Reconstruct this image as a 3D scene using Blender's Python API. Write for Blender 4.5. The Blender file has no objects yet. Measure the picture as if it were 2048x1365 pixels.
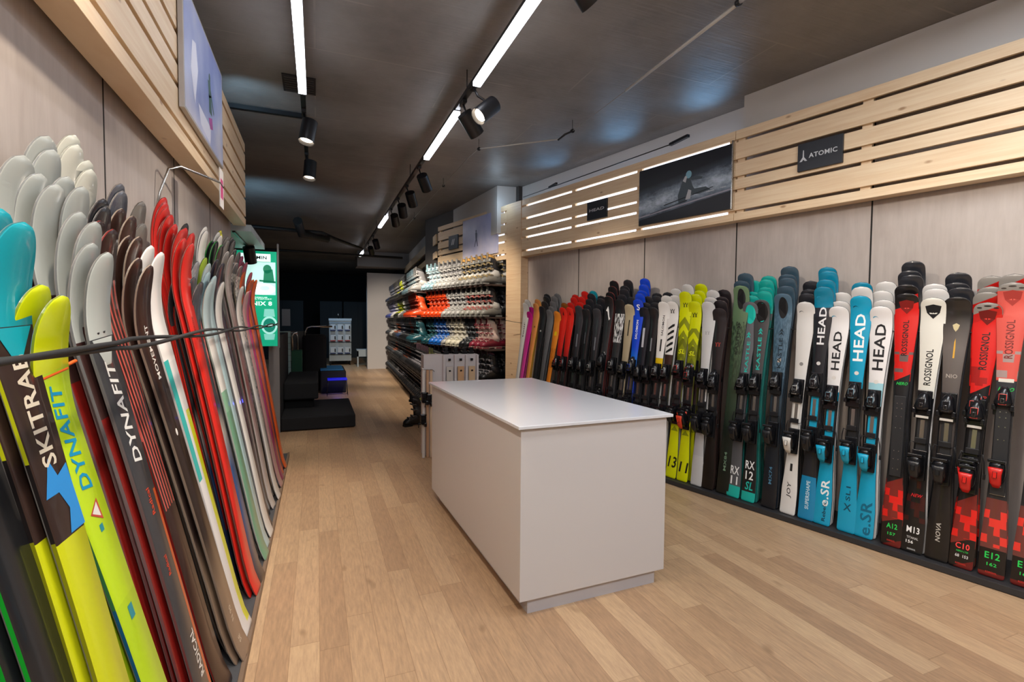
import bpy, bmesh, math, random
from mathutils import Vector, Matrix
S = bpy.context.scene
C = S.collection
# ------------------------------------------------------------------ camera
cam = bpy.data.cameras.new('camera'); camo = bpy.data.objects.new('camera', cam); C.objects.link(camo)
YAW, PITCH, ROLL = math.radians(21.5), -math.atan(40.48/990), math.atan(.0077)
fw = Vector((math.sin(YAW)*math.cos(PITCH), math.cos(YAW)*math.cos(PITCH), math.sin(PITCH)))
r0 = Vector((math.cos(YAW), -math.sin(YAW), 0)); u0 = r0.cross(fw)
rr = r0*math.cos(ROLL)+u0*math.sin(ROLL); uu = rr.cross(fw)
camo.matrix_world = Matrix.Translation((0, 0, 1.4)) @ Matrix((rr, uu, -fw)).transposed().to_4x4()
cam.sensor_width = 36; cam.lens = 990/2048*36; cam.clip_start = .05; cam.clip_end = 100
S.camera = camo
# ------------------------------------------------------------------ world, view
w = bpy.data.worlds.new('world'); S.world = w; w.use_nodes = True
w.node_tree.nodes['Background'].inputs[0].default_value = (.75, .85, 1, 1)
w.node_tree.nodes['Background'].inputs[1].default_value = .03
S.view_settings.view_transform = 'Standard'; S.view_settings.look = 'None'
S.view_settings.exposure = 0; S.view_settings.gamma = 1; S.view_settings.use_curve_mapping = False
TUBE = 11.0      # linear led strength
SPOT = 85.0      # spot watts
def lamp(name, kind, loc, energy, color, target=None, parent=None, **kw):
    l = bpy.data.lights.new(name, kind); l.energy = energy; l.color = color
    for k, v in kw.items(): setattr(l, k, v)
    o = bpy.data.objects.new(name, l); C.objects.link(o); o.location = loc
    if target is not None: o.rotation_euler = (Vector(target)-Vector(loc)).to_track_quat('-Z', 'Y').to_euler()
    if parent: o.parent = parent
    return o
# added fill lamps, unseen, overhead around and behind the camera
for x, y, e in ((.2, -.9, 52), (1.9, -.6, 40), (2.3, 1.2, 30)):
    lamp('overhead_fill', 'AREA', (x, y, 3.2), e, (.93, .96, 1), (x, y, 0), shape='RECTANGLE', size=1.3, size_y=.5)
# ------------------------------------------------------------------ materials
def lin(c): return tuple((v/12.92 if v <= .04045 else ((v+.055)/1.055)**2.4) for v in c)
def rgb(c):
    if isinstance(c, str): c = tuple(int(c[i:i+2], 16)/255 for i in (0, 2, 4))
    return lin(c)+(1,)
_m = {}
def mat(name, col, rough=.5, metal=0, emit=0, coat=0, spec=.5):
    if name in _m: return _m[name]
    m = bpy.data.materials.new(name); m.use_nodes = True; b = m.node_tree.nodes['Principled BSDF']
    b.inputs['Base Color'].default_value = rgb(col); b.inputs['Roughness'].default_value = rough
    b.inputs['Metallic'].default_value = metal; b.inputs['Coat Weight'].default_value = coat
    b.inputs['Specular IOR Level'].default_value = spec
    if emit:
        b.inputs['Emission Color'].default_value = rgb(col); b.inputs['Emission Strength'].default_value = emit
    _m[name] = m; return m
class NT:
    def __init__(s, m): s.t = m.node_tree; s.b = s.t.nodes['Principled BSDF']
    def n(s, kind, **kw):
        o = s.t.nodes.new('ShaderNode'+kind)
        for k, v in kw.items(): setattr(o, k, v)
        return o
    def l(s, a, b): s.t.links.new(a, b)
    def math(s, op, a, b=None):
        o = s.n('Math', operation=op)
        for i, v in enumerate((a, b)):
            if v is None: continue
            if isinstance(v, (int, float)): o.inputs[i].default_value = v
            else: s.l(v, o.inputs[i])
        return o.outputs[0]
    def mix(s, f, a, b, bt='MIX'):
        o = s.n('Mix', data_type='RGBA', blend_type=bt)
        for i, v in ((0, f), (6, a), (7, b)):
            if isinstance(v, (int, float)): o.inputs[i].default_value = v
            elif isinstance(v, tuple): o.inputs[i].default_value = v
            else: s.l(v, o.inputs[i])
        return o.outputs[2]
    def noise(s, vec, scale, detail=3, rough=.5):
        o = s.n('TexNoise'); o.inputs['Scale'].default_value = scale; o.inputs['Detail'].default_value = detail
        o.inputs['Roughness'].default_value = rough; s.l(vec, o.inputs['Vector']); return o.outputs['Fac']
    def mapping(s, vec, sc=(1, 1, 1), rot=(0, 0, 0), loc=(0, 0, 0)):
        o = s.n('Mapping'); o.inputs['Scale'].default_value = sc; o.inputs['Rotation'].default_value = rot; o.inputs['Location'].default_value = loc
        s.l(vec, o.inputs['Vector']); return o.outputs[0]
    def ramp(s, f, stops, interp='LINEAR'):
        o = s.n('ValToRGB'); o.color_ramp.interpolation = interp; e = o.color_ramp.elements
        e[0].position, e[0].color = stops[0][0], rgb(stops[0][1])
        e[1].position, e[1].color = stops[1][0], rgb(stops[1][1])
        for p, c in stops[2:]:
            q = e.new(p); q.color = rgb(c)
        s.l(f, o.inputs[0]); return o.outputs[0]
    def bump(s, h, strength, dist=.002):
        o = s.n('Bump'); o.inputs['Strength'].default_value = strength; o.inputs['Distance'].default_value = dist
        s.l(h, o.inputs['Height']); s.l(o.outputs[0], s.b.inputs['Normal'])
def pmat(name, rough=.5, **kw):
    m = mat(name, 'ffffff', rough, **kw); return m, NT(m)
# oak floor
OAK, t = pmat('oak_planks', .42)
pos = t.n('NewGeometry').outputs['Position']; sep = t.n('SeparateXYZ'); t.l(pos, sep.inputs[0])
px = t.math('DIVIDE', sep.outputs[0], .118); row = t.math('FLOOR', px)
wn = t.n('TexWhiteNoise', noise_dimensions='1D'); t.l(row, wn.inputs['W'])
py = t.math('ADD', t.math('DIVIDE', sep.outputs[1], 1.25), t.math('MULTIPLY', wn.outputs['Value'], 7.3)); colx = t.math('FLOOR', py)
cmb = t.n('CombineXYZ'); t.l(row, cmb.inputs[0]); t.l(colx, cmb.inputs[1])
w2 = t.n('TexWhiteNoise', noise_dimensions='2D'); t.l(cmb.outputs[0], w2.inputs['Vector'])
base = t.ramp(w2.outputs['Value'], [(0, 'ad9073'), (1, 'c8ad8c'), (.35, 'b79a7b'), (.75, 'bda182')])
off = t.n('Mix', data_type='VECTOR'); add = t.n('VectorMath', operation='ADD'); sc = t.n('VectorMath', operation='SCALE')
t.l(w2.outputs['Color'], sc.inputs[0]); sc.inputs['Scale'].default_value = 30; t.l(pos, add.inputs[0]); t.l(sc.outputs[0], add.inputs[1])
g = t.noise(t.mapping(add.outputs[0], (30, 3.2, 1)), 3.2, 7, .68)
col = t.mix(.30, base, t.ramp(g, [(.3, '6a5240'), (.7, 'ead8c2')]), 'OVERLAY')
kn = t.noise(t.mapping(add.outputs[0], (2.2, 1.2, 1)), 3.5, 2); kf = t.ramp(kn, [(.70, '000000'), (.80, 'ffffff')])
col = t.mix(t.math('MULTIPLY', kf, .45), col, rgb('6a4a2c'))
fx = t.math('FRACT', px); fy = t.math('FRACT', py)
ex = t.math('LESS_THAN', t.math('MINIMUM', fx, t.math('SUBTRACT', 1.0, fx)), .010)
ey = t.math('LESS_THAN', fy, .0022); e = t.math('MAXIMUM', ex, ey)
col = t.mix(t.math('MULTIPLY', e, .45), col, rgb('6b4c30')); t.l(col, t.b.inputs['Base Color'])
t.bump(t.math('SUBTRACT', t.math('MULTIPLY', g, .25), e), .25, .001)
# pine boards (grain along the object's local Y)
def pine(name, c0, c1):
    m, t = pmat(name, .5)
    tc = t.n('TexCoord').outputs['Object']; inf = t.n('ObjectInfo').outputs['Random']
    cb = t.n('CombineXYZ'); t.l(t.math('MULTIPLY', inf, 37), cb.inputs[0]); t.l(t.math('MULTIPLY', inf, 91), cb.inputs[1])
    ad = t.n('VectorMath', operation='ADD'); t.l(tc, ad.inputs[0]); t.l(cb.outputs[0], ad.inputs[1])
    g = t.noise(t.mapping(ad.outputs[0], (3, 1.1, 26)), 2.2, 4, .55)
    col = t.ramp(g, [(.3, c0), (.7, c1)])
    v = t.n('TexVoronoi'); v.inputs['Scale'].default_value = 1; t.l(t.mapping(ad.outputs[0], (6, 4.2, 9)), v.inputs['Vector'])
    k = t.ramp(v.outputs['Distance'], [(.05, 'ffffff'), (.12, '000000')])
    col = t.mix(t.math('MULTIPLY', k, .7), col, rgb('8a5a34')); t.l(col, t.b.inputs['Base Color']); return m
PINE = pine('pine_boards', 'e2c39c', 'efd8b6')
POSTW = pine('pine_post', 'd9b690', 'e6cba6')
# wall panel, grey washed
PANEL, t = pmat('grey_washed_panel', .6)
tc = t.n('NewGeometry').outputs['Position']
g1 = t.noise(t.mapping(tc, (9, 9, 1.2)), 3, 5, .6); g2 = t.noise(tc, 1.6, 4, .6)
col = t.mix(.5, t.ramp(g1, [(.3, 'a59a93'), (.7, 'bdb3ac')]), t.ramp(g2, [(.3, 'a1958e'), (.7, 'bfb6b0')]))
t.l(col, t.b.inputs['Base Color'])
# ceiling
CEIL, t = pmat('dark_painted_concrete', .42)
tc = t.n('NewGeometry').outputs['Position']
g1 = t.noise(tc, 1.3, 6, .65); g2 = t.noise(t.mapping(tc, (1.5, 22, 1)), 2.2, 5, .65)
col = t.ramp(g1, [(.3, '6a6765'), (.7, '8b8682')])
br = t.n('TexBrick'); br.inputs['Scale'].default_value = 1; br.inputs['Mortar Size'].default_value = .006
br.inputs['Brick Width'].default_value = 1.9; br.inputs['Row Height'].default_value = .62; t.l(tc, br.inputs['Vector'])
br.inputs['Color1'].default_value = (0, 0, 0, 1); br.inputs['Color2'].default_value = (0, 0, 0, 1); br.inputs['Mortar'].default_value = (1, 1, 1, 1)
lm = t.ramp(t.noise(tc, 2.3, 1), [(.47, '000000'), (.56, 'ffffff')])
col = t.mix(t.math('MULTIPLY', t.math('MULTIPLY', br.outputs['Color'], lm), .65), col, rgb('968e86'))
t.l(col, t.b.inputs['Base Color']); t.bump(t.math('ADD', g2, g1), .35, .01)
t.l(t.math('ADD', t.math('MULTIPLY', g2, .25), .36), t.b.inputs['Roughness'])
WHITE = mat('white_paint', 'c9c6c3', .6); CTOP = mat('white_laminate_top', 'e4e6eb', .22)
CBODY = mat('white_laminate_body', 'd4d0cf', .45); KICK = mat('charcoal_kick', '2c2c2f', .5)
BLACK = mat('black_metal', '17181c', .38); BLK2 = mat('black_plastic', '141519', .2); DARK = mat('dark_wall', '0b0e12', .7)
CHROME = mat('brushed_steel', 'c2c2c0', .25, 1); STEEL = mat('steel_edge', 'b5b2ad', .3, .8)
LED = mat('led_diffuser', 'f2f5ff', .5, emit=TUBE); SPOTLENS = mat('spot_lens', 'ffe9cf', .5, emit=14)
CARPET = mat('grey_rubber_mat', '47474a', .9); TRIMB = mat('brown_edge_trim', '7a6553', .5)
FAB = mat('black_upholstery', '17181b', .85); SHELFM = mat('dark_shelf', '3a2c28', .55)
# ------------------------------------------------------------------ mesh helpers
class MB:
    def __init__(s): s.bm = bmesh.new(); s.mi = 0
    def box(s, c, h, M=None, bev=0, mi=None):
        r = bmesh.ops.create_cube(s.bm, size=1, matrix=(M or Matrix()) @ Matrix.Translation(c) @ Matrix.Diagonal((h[0]*2, h[1]*2, h[2]*2, 1)))
        fs = {f for v in r['verts'] for f in v.link_faces}
        if bev:
            es = {e for v in r['verts'] for e in v.link_edges}
            q = bmesh.ops.bevel(s.bm, geom=list(es), offset=bev, segments=2, affect='EDGES', profile=.5)
            fs |= set(q['faces'])
        for f in fs:
            if f.is_valid: f.material_index = s.mi if mi is None else mi
    def span(s, a, b, **kw): s.box([(a[i]+b[i])/2 for i in range(3)], [abs(b[i]-a[i])/2 for i in range(3)], **kw)
    def cyl(s, a, b, r, r2=None, n=14, cap=True, mi=None):
        a, b = Vector(a), Vector(b); r2 = r if r2 is None else r2; d = (b-a); L = d.length
        M = Matrix.Translation((a+b)/2) @ d.to_track_quat('Z', 'Y').to_matrix().to_4x4()
        q = bmesh.ops.create_cone(s.bm, cap_ends=cap, segments=n, radius1=r, radius2=r2, depth=L, matrix=M)
        for f in {f for v in q['verts'] for f in v.link_faces}:
            f.material_index = s.mi if mi is None else mi; f.smooth = len(f.verts) == 4
    def tube(s, pts, r, n=8, mi=None):
        pts = [Vector(p) for p in pts]; rings = []; up = None
        for i, p in enumerate(pts):
            d = (pts[min(i+1, len(pts)-1)]-pts[max(i-1, 0)]).normalized()
            if up is None: up = Vector((0, 0, 1)) if abs(d.z) < .9 else Vector((1, 0, 0))
            x = d.cross(up).normalized(); y = x.cross(d).normalized(); up = y
            rings.append([s.bm.verts.new(p+(x*math.cos(a)+y*math.sin(a))*r) for a in [2*math.pi*k/n for k in range(n)]])
        s.skin(rings, mi, True)
    def skin(s, rings, mi=None, caps=True, smooth=True):
        m = s.mi if mi is None else mi
        for A, B in zip(rings, rings[1:]):
            n = len(A)
            for k in range(n):
                f = s.bm.faces.new((A[k], A[(k+1) % n], B[(k+1) % n], B[k])); f.material_index = m; f.smooth = smooth
        if caps:
            for R in (rings[0][::-1], rings[-1]):
                try: f = s.bm.faces.new(R); f.material_index = m
                except ValueError: pass
    def ring(s, c, rx, ry, X=(1, 0, 0), Y=(0, 1, 0), n=12, p=2.0):
        c, X, Y = Vector(c), Vector(X), Vector(Y); o = []
        for k in range(n):
            a = 2*math.pi*k/n; cx, sy = math.cos(a), math.sin(a)
            o.append(s.bm.verts.new(c+X*rx*math.copysign(abs(cx)**(2/p), cx)+Y*ry*math.copysign(abs(sy)**(2/p), sy)))
        return o
    def poly(s, pts, mi=None):
        f = s.bm.faces.new([s.bm.verts.new(p) for p in pts]); f.material_index = s.mi if mi is None else mi; return f
    def mesh(s, name, mats, fix=True):
        if fix: bmesh.ops.recalc_face_normals(s.bm, faces=s.bm.faces)
        me = bpy.data.meshes.new(name); s.bm.to_mesh(me); s.bm.free()
        for m in (mats if isinstance(mats, (list, tuple)) else [mats]): me.materials.append(m)
        return me
    def obj(s, name, mats, parent=None, **kw): return link(name, s.mesh(name, mats), parent, **kw)
def link(name, me, parent=None, M=None, **props):
    o = bpy.data.objects.new(name, me); C.objects.link(o)
    if parent is not None: o.parent = parent
    if M is not None: o.matrix_local = M
    for k, v in props.items(): o[k] = v
    return o
def tag(o, label, cat, group=None):
    o['label'] = label; o['category'] = cat
    if group: o['group'] = group
    return o
def thing(name, label, cat, loc=(0, 0, 0), M=None, group=None):
    o = bpy.data.objects.new(name, None); C.objects.link(o); o.empty_display_size = .05
    if M is None: o.location = loc
    else: o.matrix_world = M
    return tag(o, label, cat, group)
def struct(o): o['kind'] = 'structure'; return o
_tx = {}
def text_geo(s, bold):
    """verts/faces of a string, cap height 1, left at 0"""
    k = (s, bold)
    if k in _tx: return _tx[k]
    cu = bpy.data.curves.new('lettering', 'FONT'); cu.body = s; cu.resolution_u = 2; cu.offset = .018*bold; cu.space_character = 1.05
    o = bpy.data.objects.new('lettering', cu); C.objects.link(o); bpy.context.view_layer.update()
    me = bpy.data.meshes.new_from_object(o); bpy.data.objects.remove(o); bpy.data.curves.remove(cu)
    vs = [v.co.copy() for v in me.vertices]; fs = [tuple(p.vertices) for p in me.polygons]; bpy.data.meshes.remove(me)
    xs = [v.x for v in vs]; ys = [v.y for v in vs]; x0, x1 = min(xs), max(xs); y0, y1 = min(ys), max(ys)
    vs = [((v.x-x0)/(x1-x0), (v.y-y0)/(y1-y0)) for v in vs]
    _tx[k] = (vs, fs, (x1-x0)/(y1-y0)); return _tx[k]
def flat_text(s, M, w, h, m, parent, name='lettering', bold=1, shear=0, anchor='l', M2=None):
    """text in the plane of M (x right, y up)"""
    vs, fs, asp = text_geo(s, bold); bm = bmesh.new()
    if w is None: w = asp*h
    ox = {'l': 0, 'c': -w/2}[anchor]
    V = [bm.verts.new(M @ Vector((ox+v[0]*w+shear*v[1]*h, v[1]*h, 0))) for v in vs]
    for f in fs:
        try: bm.faces.new([V[i] for i in f])
        except ValueError: pass
    me = bpy.data.meshes.new(name); bm.to_mesh(me); bm.free(); me.materials.append(m)
    return link(name, me, parent)
# ------------------------------------------------------------------ frames
A = math.radians(14.1); RD = Vector((-math.sin(A), math.cos(A), 0)); RN = Vector((-math.cos(A), -math.sin(A), 0)); RP = Vector((3.149, 2.091, 0))
# right frame matrix: local x = depth into the wall, y = along the wall (away), z up
RM = Matrix.Translation(RP) @ Matrix((-RN, RD, Vector((0, 0, 1)))).transposed().to_4x4()
def R(wd, s, z=0): return RP - RN*wd + RD*s + Vector((0, 0, z))
def yawm(loc, deg): return Matrix.Translation(loc) @ Matrix.Rotation(math.radians(deg), 4, 'Z')
# ------------------------------------------------------------------ structure
def sbox(name, a, b, m, M=None):
    q = MB(); q.span(a, b); o = q.obj(name, m, M=M); return struct(o)
CZ = 3.25
sbox('floor', (-7, -3.2, -.1), (6, 24, 0), OAK)
sbox('ceiling', (-7, -3.2, CZ), (6, 24, CZ+.15), CEIL)
sbox('wall_left', (-.86, -1.6, 0), (-.72, 5.14, CZ), PANEL)
q = MB()
for y in (-.64, .33, 1.29, 2.26, 3.22, 4.19): q.span((-.722, y-.004, .05), (-.7185, y+.004, 2.9))
struct(q.obj('trim_1', mat('seam_black', '1a1715', .8)))
sbox('wall_right', (.42, -3.4, 0), (.54, 4.0, 2.93), PANEL, RM)
q = MB()
for s in (-1.85, -.88, .089, 1.061, 2.03, 2.985): q.span((.4185, s-.005, .04), (.4215, s+.005, 2.9))
struct(q.obj('trim_2', _m['seam_black'], M=RM))
sbox('wall_back', (-4, -3.2, 0), (6, -3.05, CZ), mat('back_wall', '8a8580', .7))
sbox('wall_bulkhead', (.36, -3.4, 2.935), (.62, .99, CZ-.002), WHITE, RM)
sbox('wall_soffit', (.56, .9, 0), (.64, 4.30, CZ-.002), WHITE, RM)
# white column block above the boot wall, walls behind the boot racks
q = MB()
def prism(q, pts, z0, z1, mi=0):
    B = [q.bm.verts.new((x, y, z0)) for x, y in pts]; T = [q.bm.verts.new((x, y, z1)) for x, y in pts]
    q.bm.faces.new(B[::-1]).material_index = mi; q.bm.faces.new(T).material_index = mi
    for i in range(len(pts)):
        q.bm.faces.new((B[i], B[(i+1) % len(pts)], T[(i+1) % len(pts)], T[i])).material_index = mi
prism(q, [(2.31, 6.46), (2.57, 6.42), (2.80, 6.5), (2.80, 8.6), (2.10, 8.6), (2.17, 7.83)], 2.6, CZ-.002)
struct(q.obj('wall_column', WHITE))
sbox('wall_boots', (.50, 4.28, 0), (.58, 7.2, CZ-.002), mat('dim_wall', '4b4745', .7), RM)
q = MB(); prism(q, [(2.12, 8.75), (2.6, 14.5), (2.75, 14.5), (2.3, 8.6)], 0, CZ-.002); struct(q.obj('wall_far_right', _m['dim_wall']))
q = MB(); prism(q, [(1.32, 14.5), (2.7, 14.5), (2.7, 14.7), (1.32, 14.7)], 0, 2.72); struct(q.obj('wall_end', mat('end_wall', 'c9c6c6', .6)))
q = MB(); prism(q, [(1.02, 14.0), (2.6, 14.0), (2.6, 14.7), (1.02, 14.7)], 2.85, CZ-.002); struct(q.obj('wall_header', mat('header_grey', '8c8a8a', .6)))
sbox('wall_far', (-7, 22, 0), (6, 22.2, CZ), DARK)
sbox('wall_dark_left', (-6.9, -3, 0), (-6.7, 22, CZ), DARK)
sbox('wall_rear_divider', (-3.5, 5.6, 0), (-1.05, 5.75, CZ), DARK)
sbox('wall_side', (2.75, 6.9, 0), (2.9, 22, CZ), DARK)
q = MB(); q.span((-.80, 5.14, 2.2), (-.555, 6.40, 2.26)); q.span((-2.4, 5.14, 2.2), (-.80, 6.40, 2.26)); struct(q.obj('wall_low_soffit', mat('pale_soffit', 'b9c6cb', .5)))
# ------------------------------------------------------------------ slat panels
ZB = [(2.235, 2.295), (2.318, 2.463), (2.488, 2.569), (2.592, 2.703), (2.731, 2.866), (2.891, 2.963)]
def slats(label, M, s0, s1, depth, batts, m=PINE, beam=True):
    r = thing('slatted_wall_panel', label, 'wood panel', M=M)
    for i, (a, b) in enumerate(ZB):
        q = MB()
        if i == 0 and beam: q.span((0, s0, a), (.105, s1, b), bev=.002)
        else: q.span((0, s0, a), (.022, s1, b), bev=.0015)
        q.obj('board', m, r)
    for s in batts:
        q = MB(); q.span((.0225, s-.03, 2.297), (.05, s+.03, 2.95)); q.obj('batten', m, r)
    return r
XB = .30
slats('pale pine slats over the skis, right wall, near part with the wide black sign', RM @ Matrix.Translation((XB, 0, 0)), -2.6, 1.02, 0, (-1.6, -.78, .10, .98))
LITP = slats('pale pine slats over the skis, right wall, backlit part with white glowing gaps', RM @ Matrix.Translation((XB, 0, 0)), 1.024, 3.94, 0, (1.055, 2.03, 2.98, 3.90))
BOOTP = slats('pine slats above the boot shelves beside the wooden post', RM @ Matrix.Translation((XB, 0, 0)), 4.28, 6.3, 0, (4.33, 5.3, 6.26))
LMX = Matrix.Translation((-.59, 0, 0)) @ Matrix.Scale(-1, 4, (1, 0, 0))
def slats_left():
    r = thing('slatted_wall_panel', 'bright pine slats along the top of the left wall above leaning skis', 'wood panel', (-.59, 0, 0))
    for i, (a, b) in enumerate(ZB):
        q = MB()
        if i == 0: q.span((0, -1.4, a), (-.10, 5.07, b), bev=.002)
        else: q.span((0, -1.4, a), (-.022, 5.07, b), bev=.0015)
        q.obj('board', PINE, r)
    for s in (-.9, .07, 1.0, 1.98, 2.7, 3.8, 5.02):
        q = MB(); q.span((-.0225, s-.03, 2.297), (-.05, s+.03, 2.95)); q.obj('batten', PINE, r)
    q = MB(); q.span((-.055, -1.4, 2.31), (-.07, 5.05, 2.95)); q.obj('backing_board', mat('brown_backing', 'a07a55', .6), r)
slats_left()
q = MB(); q.span((.051, 1.08, 2.30), (.058, 3.93, 2.955)); q.obj('light_box', mat('backlit_white', 'dfeaff', .5, emit=1.5), LITP)
q = MB(); q.span((.04, 4.38, 2.30), (.05, 4.56, 2.955)); q.obj('light_box', _m['backlit_white'], BOOTP)
q = MB(); q.span((-.006, 3.945, 0), (.115, 4.279, 2.963), bev=.003)
o = q.obj('wooden_post', POSTW, M=RM @ Matrix.Translation((XB, 0, 0))); tag(o, 'wide floor-to-top pine post between the skis and the boot shelves', 'post')
# far slats over far boots
q = MB(); r = thing('slatted_wall_panel', 'far dim wooden slats above the most distant boots', 'wood panel', (0, 0, 0))
for a, b in ZB[0::2]:
    q = MB(); prism(q, [(1.93, 8.55), (2.33, 14.3), (2.36, 14.3), (1.96, 8.55)], a, b+.03); q.obj('board', PINE, r)
q = MB(); prism(q, [(2.10, 8.8), (2.42, 14.4), (2.5, 14.4), (2.18, 8.8)], 2.98, CZ-.003); struct(q.obj('wall_upper_far', WHITE))
# ------------------------------------------------------------------ platforms
def platform(name, label, M, x0, x1, y0, y1):
    r = thing(name, label, 'platform', M=M)
    q = MB(); q.span((x0, y0, .004), (x1, y1, .04), bev=.002); q.obj('deck', KICK, r)
    q = MB(); q.span((x0+.012, y0, 0), (x1, y1, .006)); q.obj('recess', BLACK, r)
platform('ski_platform', 'long charcoal platform along the floor under the right-hand skis', RM, 0, .418, -3.3, 3.94)
r = thing('ski_platform', 'grey rubber-topped platform with brown edge under the left-hand skis', 'platform')
q = MB(); q.span((-.719, -1.5, 0), (-.289, 5.47, .036)); q.obj('mat', CARPET, r)
q = MB(); q.span((-.7185, -1.4, .036), (-.700, 1.9, .70), bev=.002); q.obj('dark_back_sheet', BLACK, r)  # black sheet added where the corner behind the near skis goes dark
q = MB(); q.span((-.289, -1.5, 0), (-.272, 5.49, .04), bev=.002); q.obj('edge_trim', TRIMB, r)
# ------------------------------------------------------------------ counter
r = thing('display_counter', 'white sales counter in the middle of the wooden floor', 'counter', M=yawm((.875, 2.098, 0), 1.5))
q = MB(); q.span((0, 0, .075), (.845, 1.71, .893), bev=.002); q.obj('body', CBODY, r)
q = MB(); q.span((-.020, -.02, .899), (.872, 1.74, .915), bev=.0025); q.obj('countertop', CTOP, r)
q = MB(); q.span((.03, .03, .893), (.82, 1.68, .899)); q.obj('shadow_gap', WHITE, r)
q = MB(); q.span((.05, .022, 0), (.80, 1.66, .075)); q.obj('plinth', mat('plinth_grey', 'c3c1c6', .4), r)
# ------------------------------------------------------------------ skis
def ski_mat(key, stops, pat=None, gloss=.28):
    k = 'skitop_'+key
    if k in _m: return _m[k]
    m, t = pmat(k, gloss, coat=.35)
    uv = t.n('UVMap').outputs[0]; sp = t.n('SeparateXYZ'); t.l(uv, sp.inputs[0]); U, V = sp.outputs[0], sp.outputs[1]
    sm = t.math('ADD', V, t.math('MULTIPLY', t.math('SUBTRACT', U, .5), (pat or {}).get('skew', 0)))
    col = t.ramp(sm, stops if len(stops) > 1 else [stops[0], (1, stops[0][1])], 'CONSTANT' if not (pat or {}).get('soft') and len(stops) != 2 else 'LINEAR')
    def band(v0, v1): return t.math('MULTIPLY', t.math('GREATER_THAN', V, v0), t.math('LESS_THAN', V, v1))
    for kind, v0, v1, c, n in (pat or {}).get('l', []):
        if kind == 'blocks':
            cb = t.n('CombineXYZ'); t.l(t.math('FLOOR', t.math('MULTIPLY', U, n)), cb.inputs[0]); t.l(t.math('FLOOR', t.math('MULTIPLY', V, n*9)), cb.inputs[1])
            wn = t.n('TexWhiteNoise', noise_dimensions='2D'); t.l(cb.outputs[0], wn.inputs['Vector']); f = t.math('GREATER_THAN', wn.outputs['Value'], .5)
        elif kind == 'zig':
            zz = t.math('ABSOLUTE', t.math('SUBTRACT', U, .5)); f = t.math('GREATER_THAN', t.math('FRACT', t.math('ADD', t.math('MULTIPLY', V, n), t.math('MULTIPLY', zz, 1.1))), .5)
        elif kind == 'side': f = t.math('GREATER_THAN', U, n) if n > 0 else t.math('LESS_THAN', U, -n)
        elif kind == 'lines': f = t.math('GREATER_THAN', t.math('FRACT', t.math('ADD', t.math('MULTIPLY', U, n), t.math('MULTIPLY', V, n*.5))), .6)
        elif kind == 'noise':
            f = t.ramp(t.noise(t.mapping(uv, (2, n, 1)), 5, 3), [(.46, '000000'), (.54, 'ffffff')])
        col = t.mix(t.math('MULTIPLY', f, band(v0, v1)), col, rgb(c))
    t.l(col, t.b.inputs['Base Color']); return m
def halfw(v, wt, ww, wl, round_tip, L):
    # v 0..1 tail..tip
    if v < .12: w = wl
    elif v > .87: w = wt
    else:
        x = (v-.12)/.75
        w = ww + ((wl-ww)*(1-x/.45)**2 if x < .45 else (wt-ww)*((x-.45)/.55)**2)
    e = round_tip/L
    if v > 1-e:
        k = (v-(1-e))/e; w *= math.sqrt(max(0, 1-k**2.3))*.97+.03
    et = .018/L
    if v < et: w *= .80+.20*math.sqrt(1-(1-v/et)**2)
    return w/2
class Shape:
    def __init__(s, L, wt=.12, ww=.068, wl=.105, tip=.055, rise=.05, rlen=.17, trise=.006, tlen=.08, th=.013):
        s.L, s.a, s.rise, s.rlen, s.trise, s.tlen, s.th, s.wt = L, (wt, ww, wl, tip), rise, rlen, trise, tlen, th, wt
    def hw(s, v): return halfw(v, *s.a, s.L)
    def pt(s, x, d, off=0):
        """x across, d arc length from tail, off = above the topsheet"""
        f = 0; th = s.th*(1-.55*abs(2*d/s.L-1)**2)
        sl = 0
        if d > s.L-s.rlen: k = (d-(s.L-s.rlen))/s.rlen; f = s.rise*k*k; sl = 2*s.rise*k/s.rlen
        if d < s.tlen: k = 1-d/s.tlen; f += s.trise*k*k
        n = Vector((0, -1, -sl)).normalized()
        return Vector((x, -f, d-(.35*f if d > s.L/2 else 0))) + n*(th+off), n*th
_sk = {}
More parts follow.
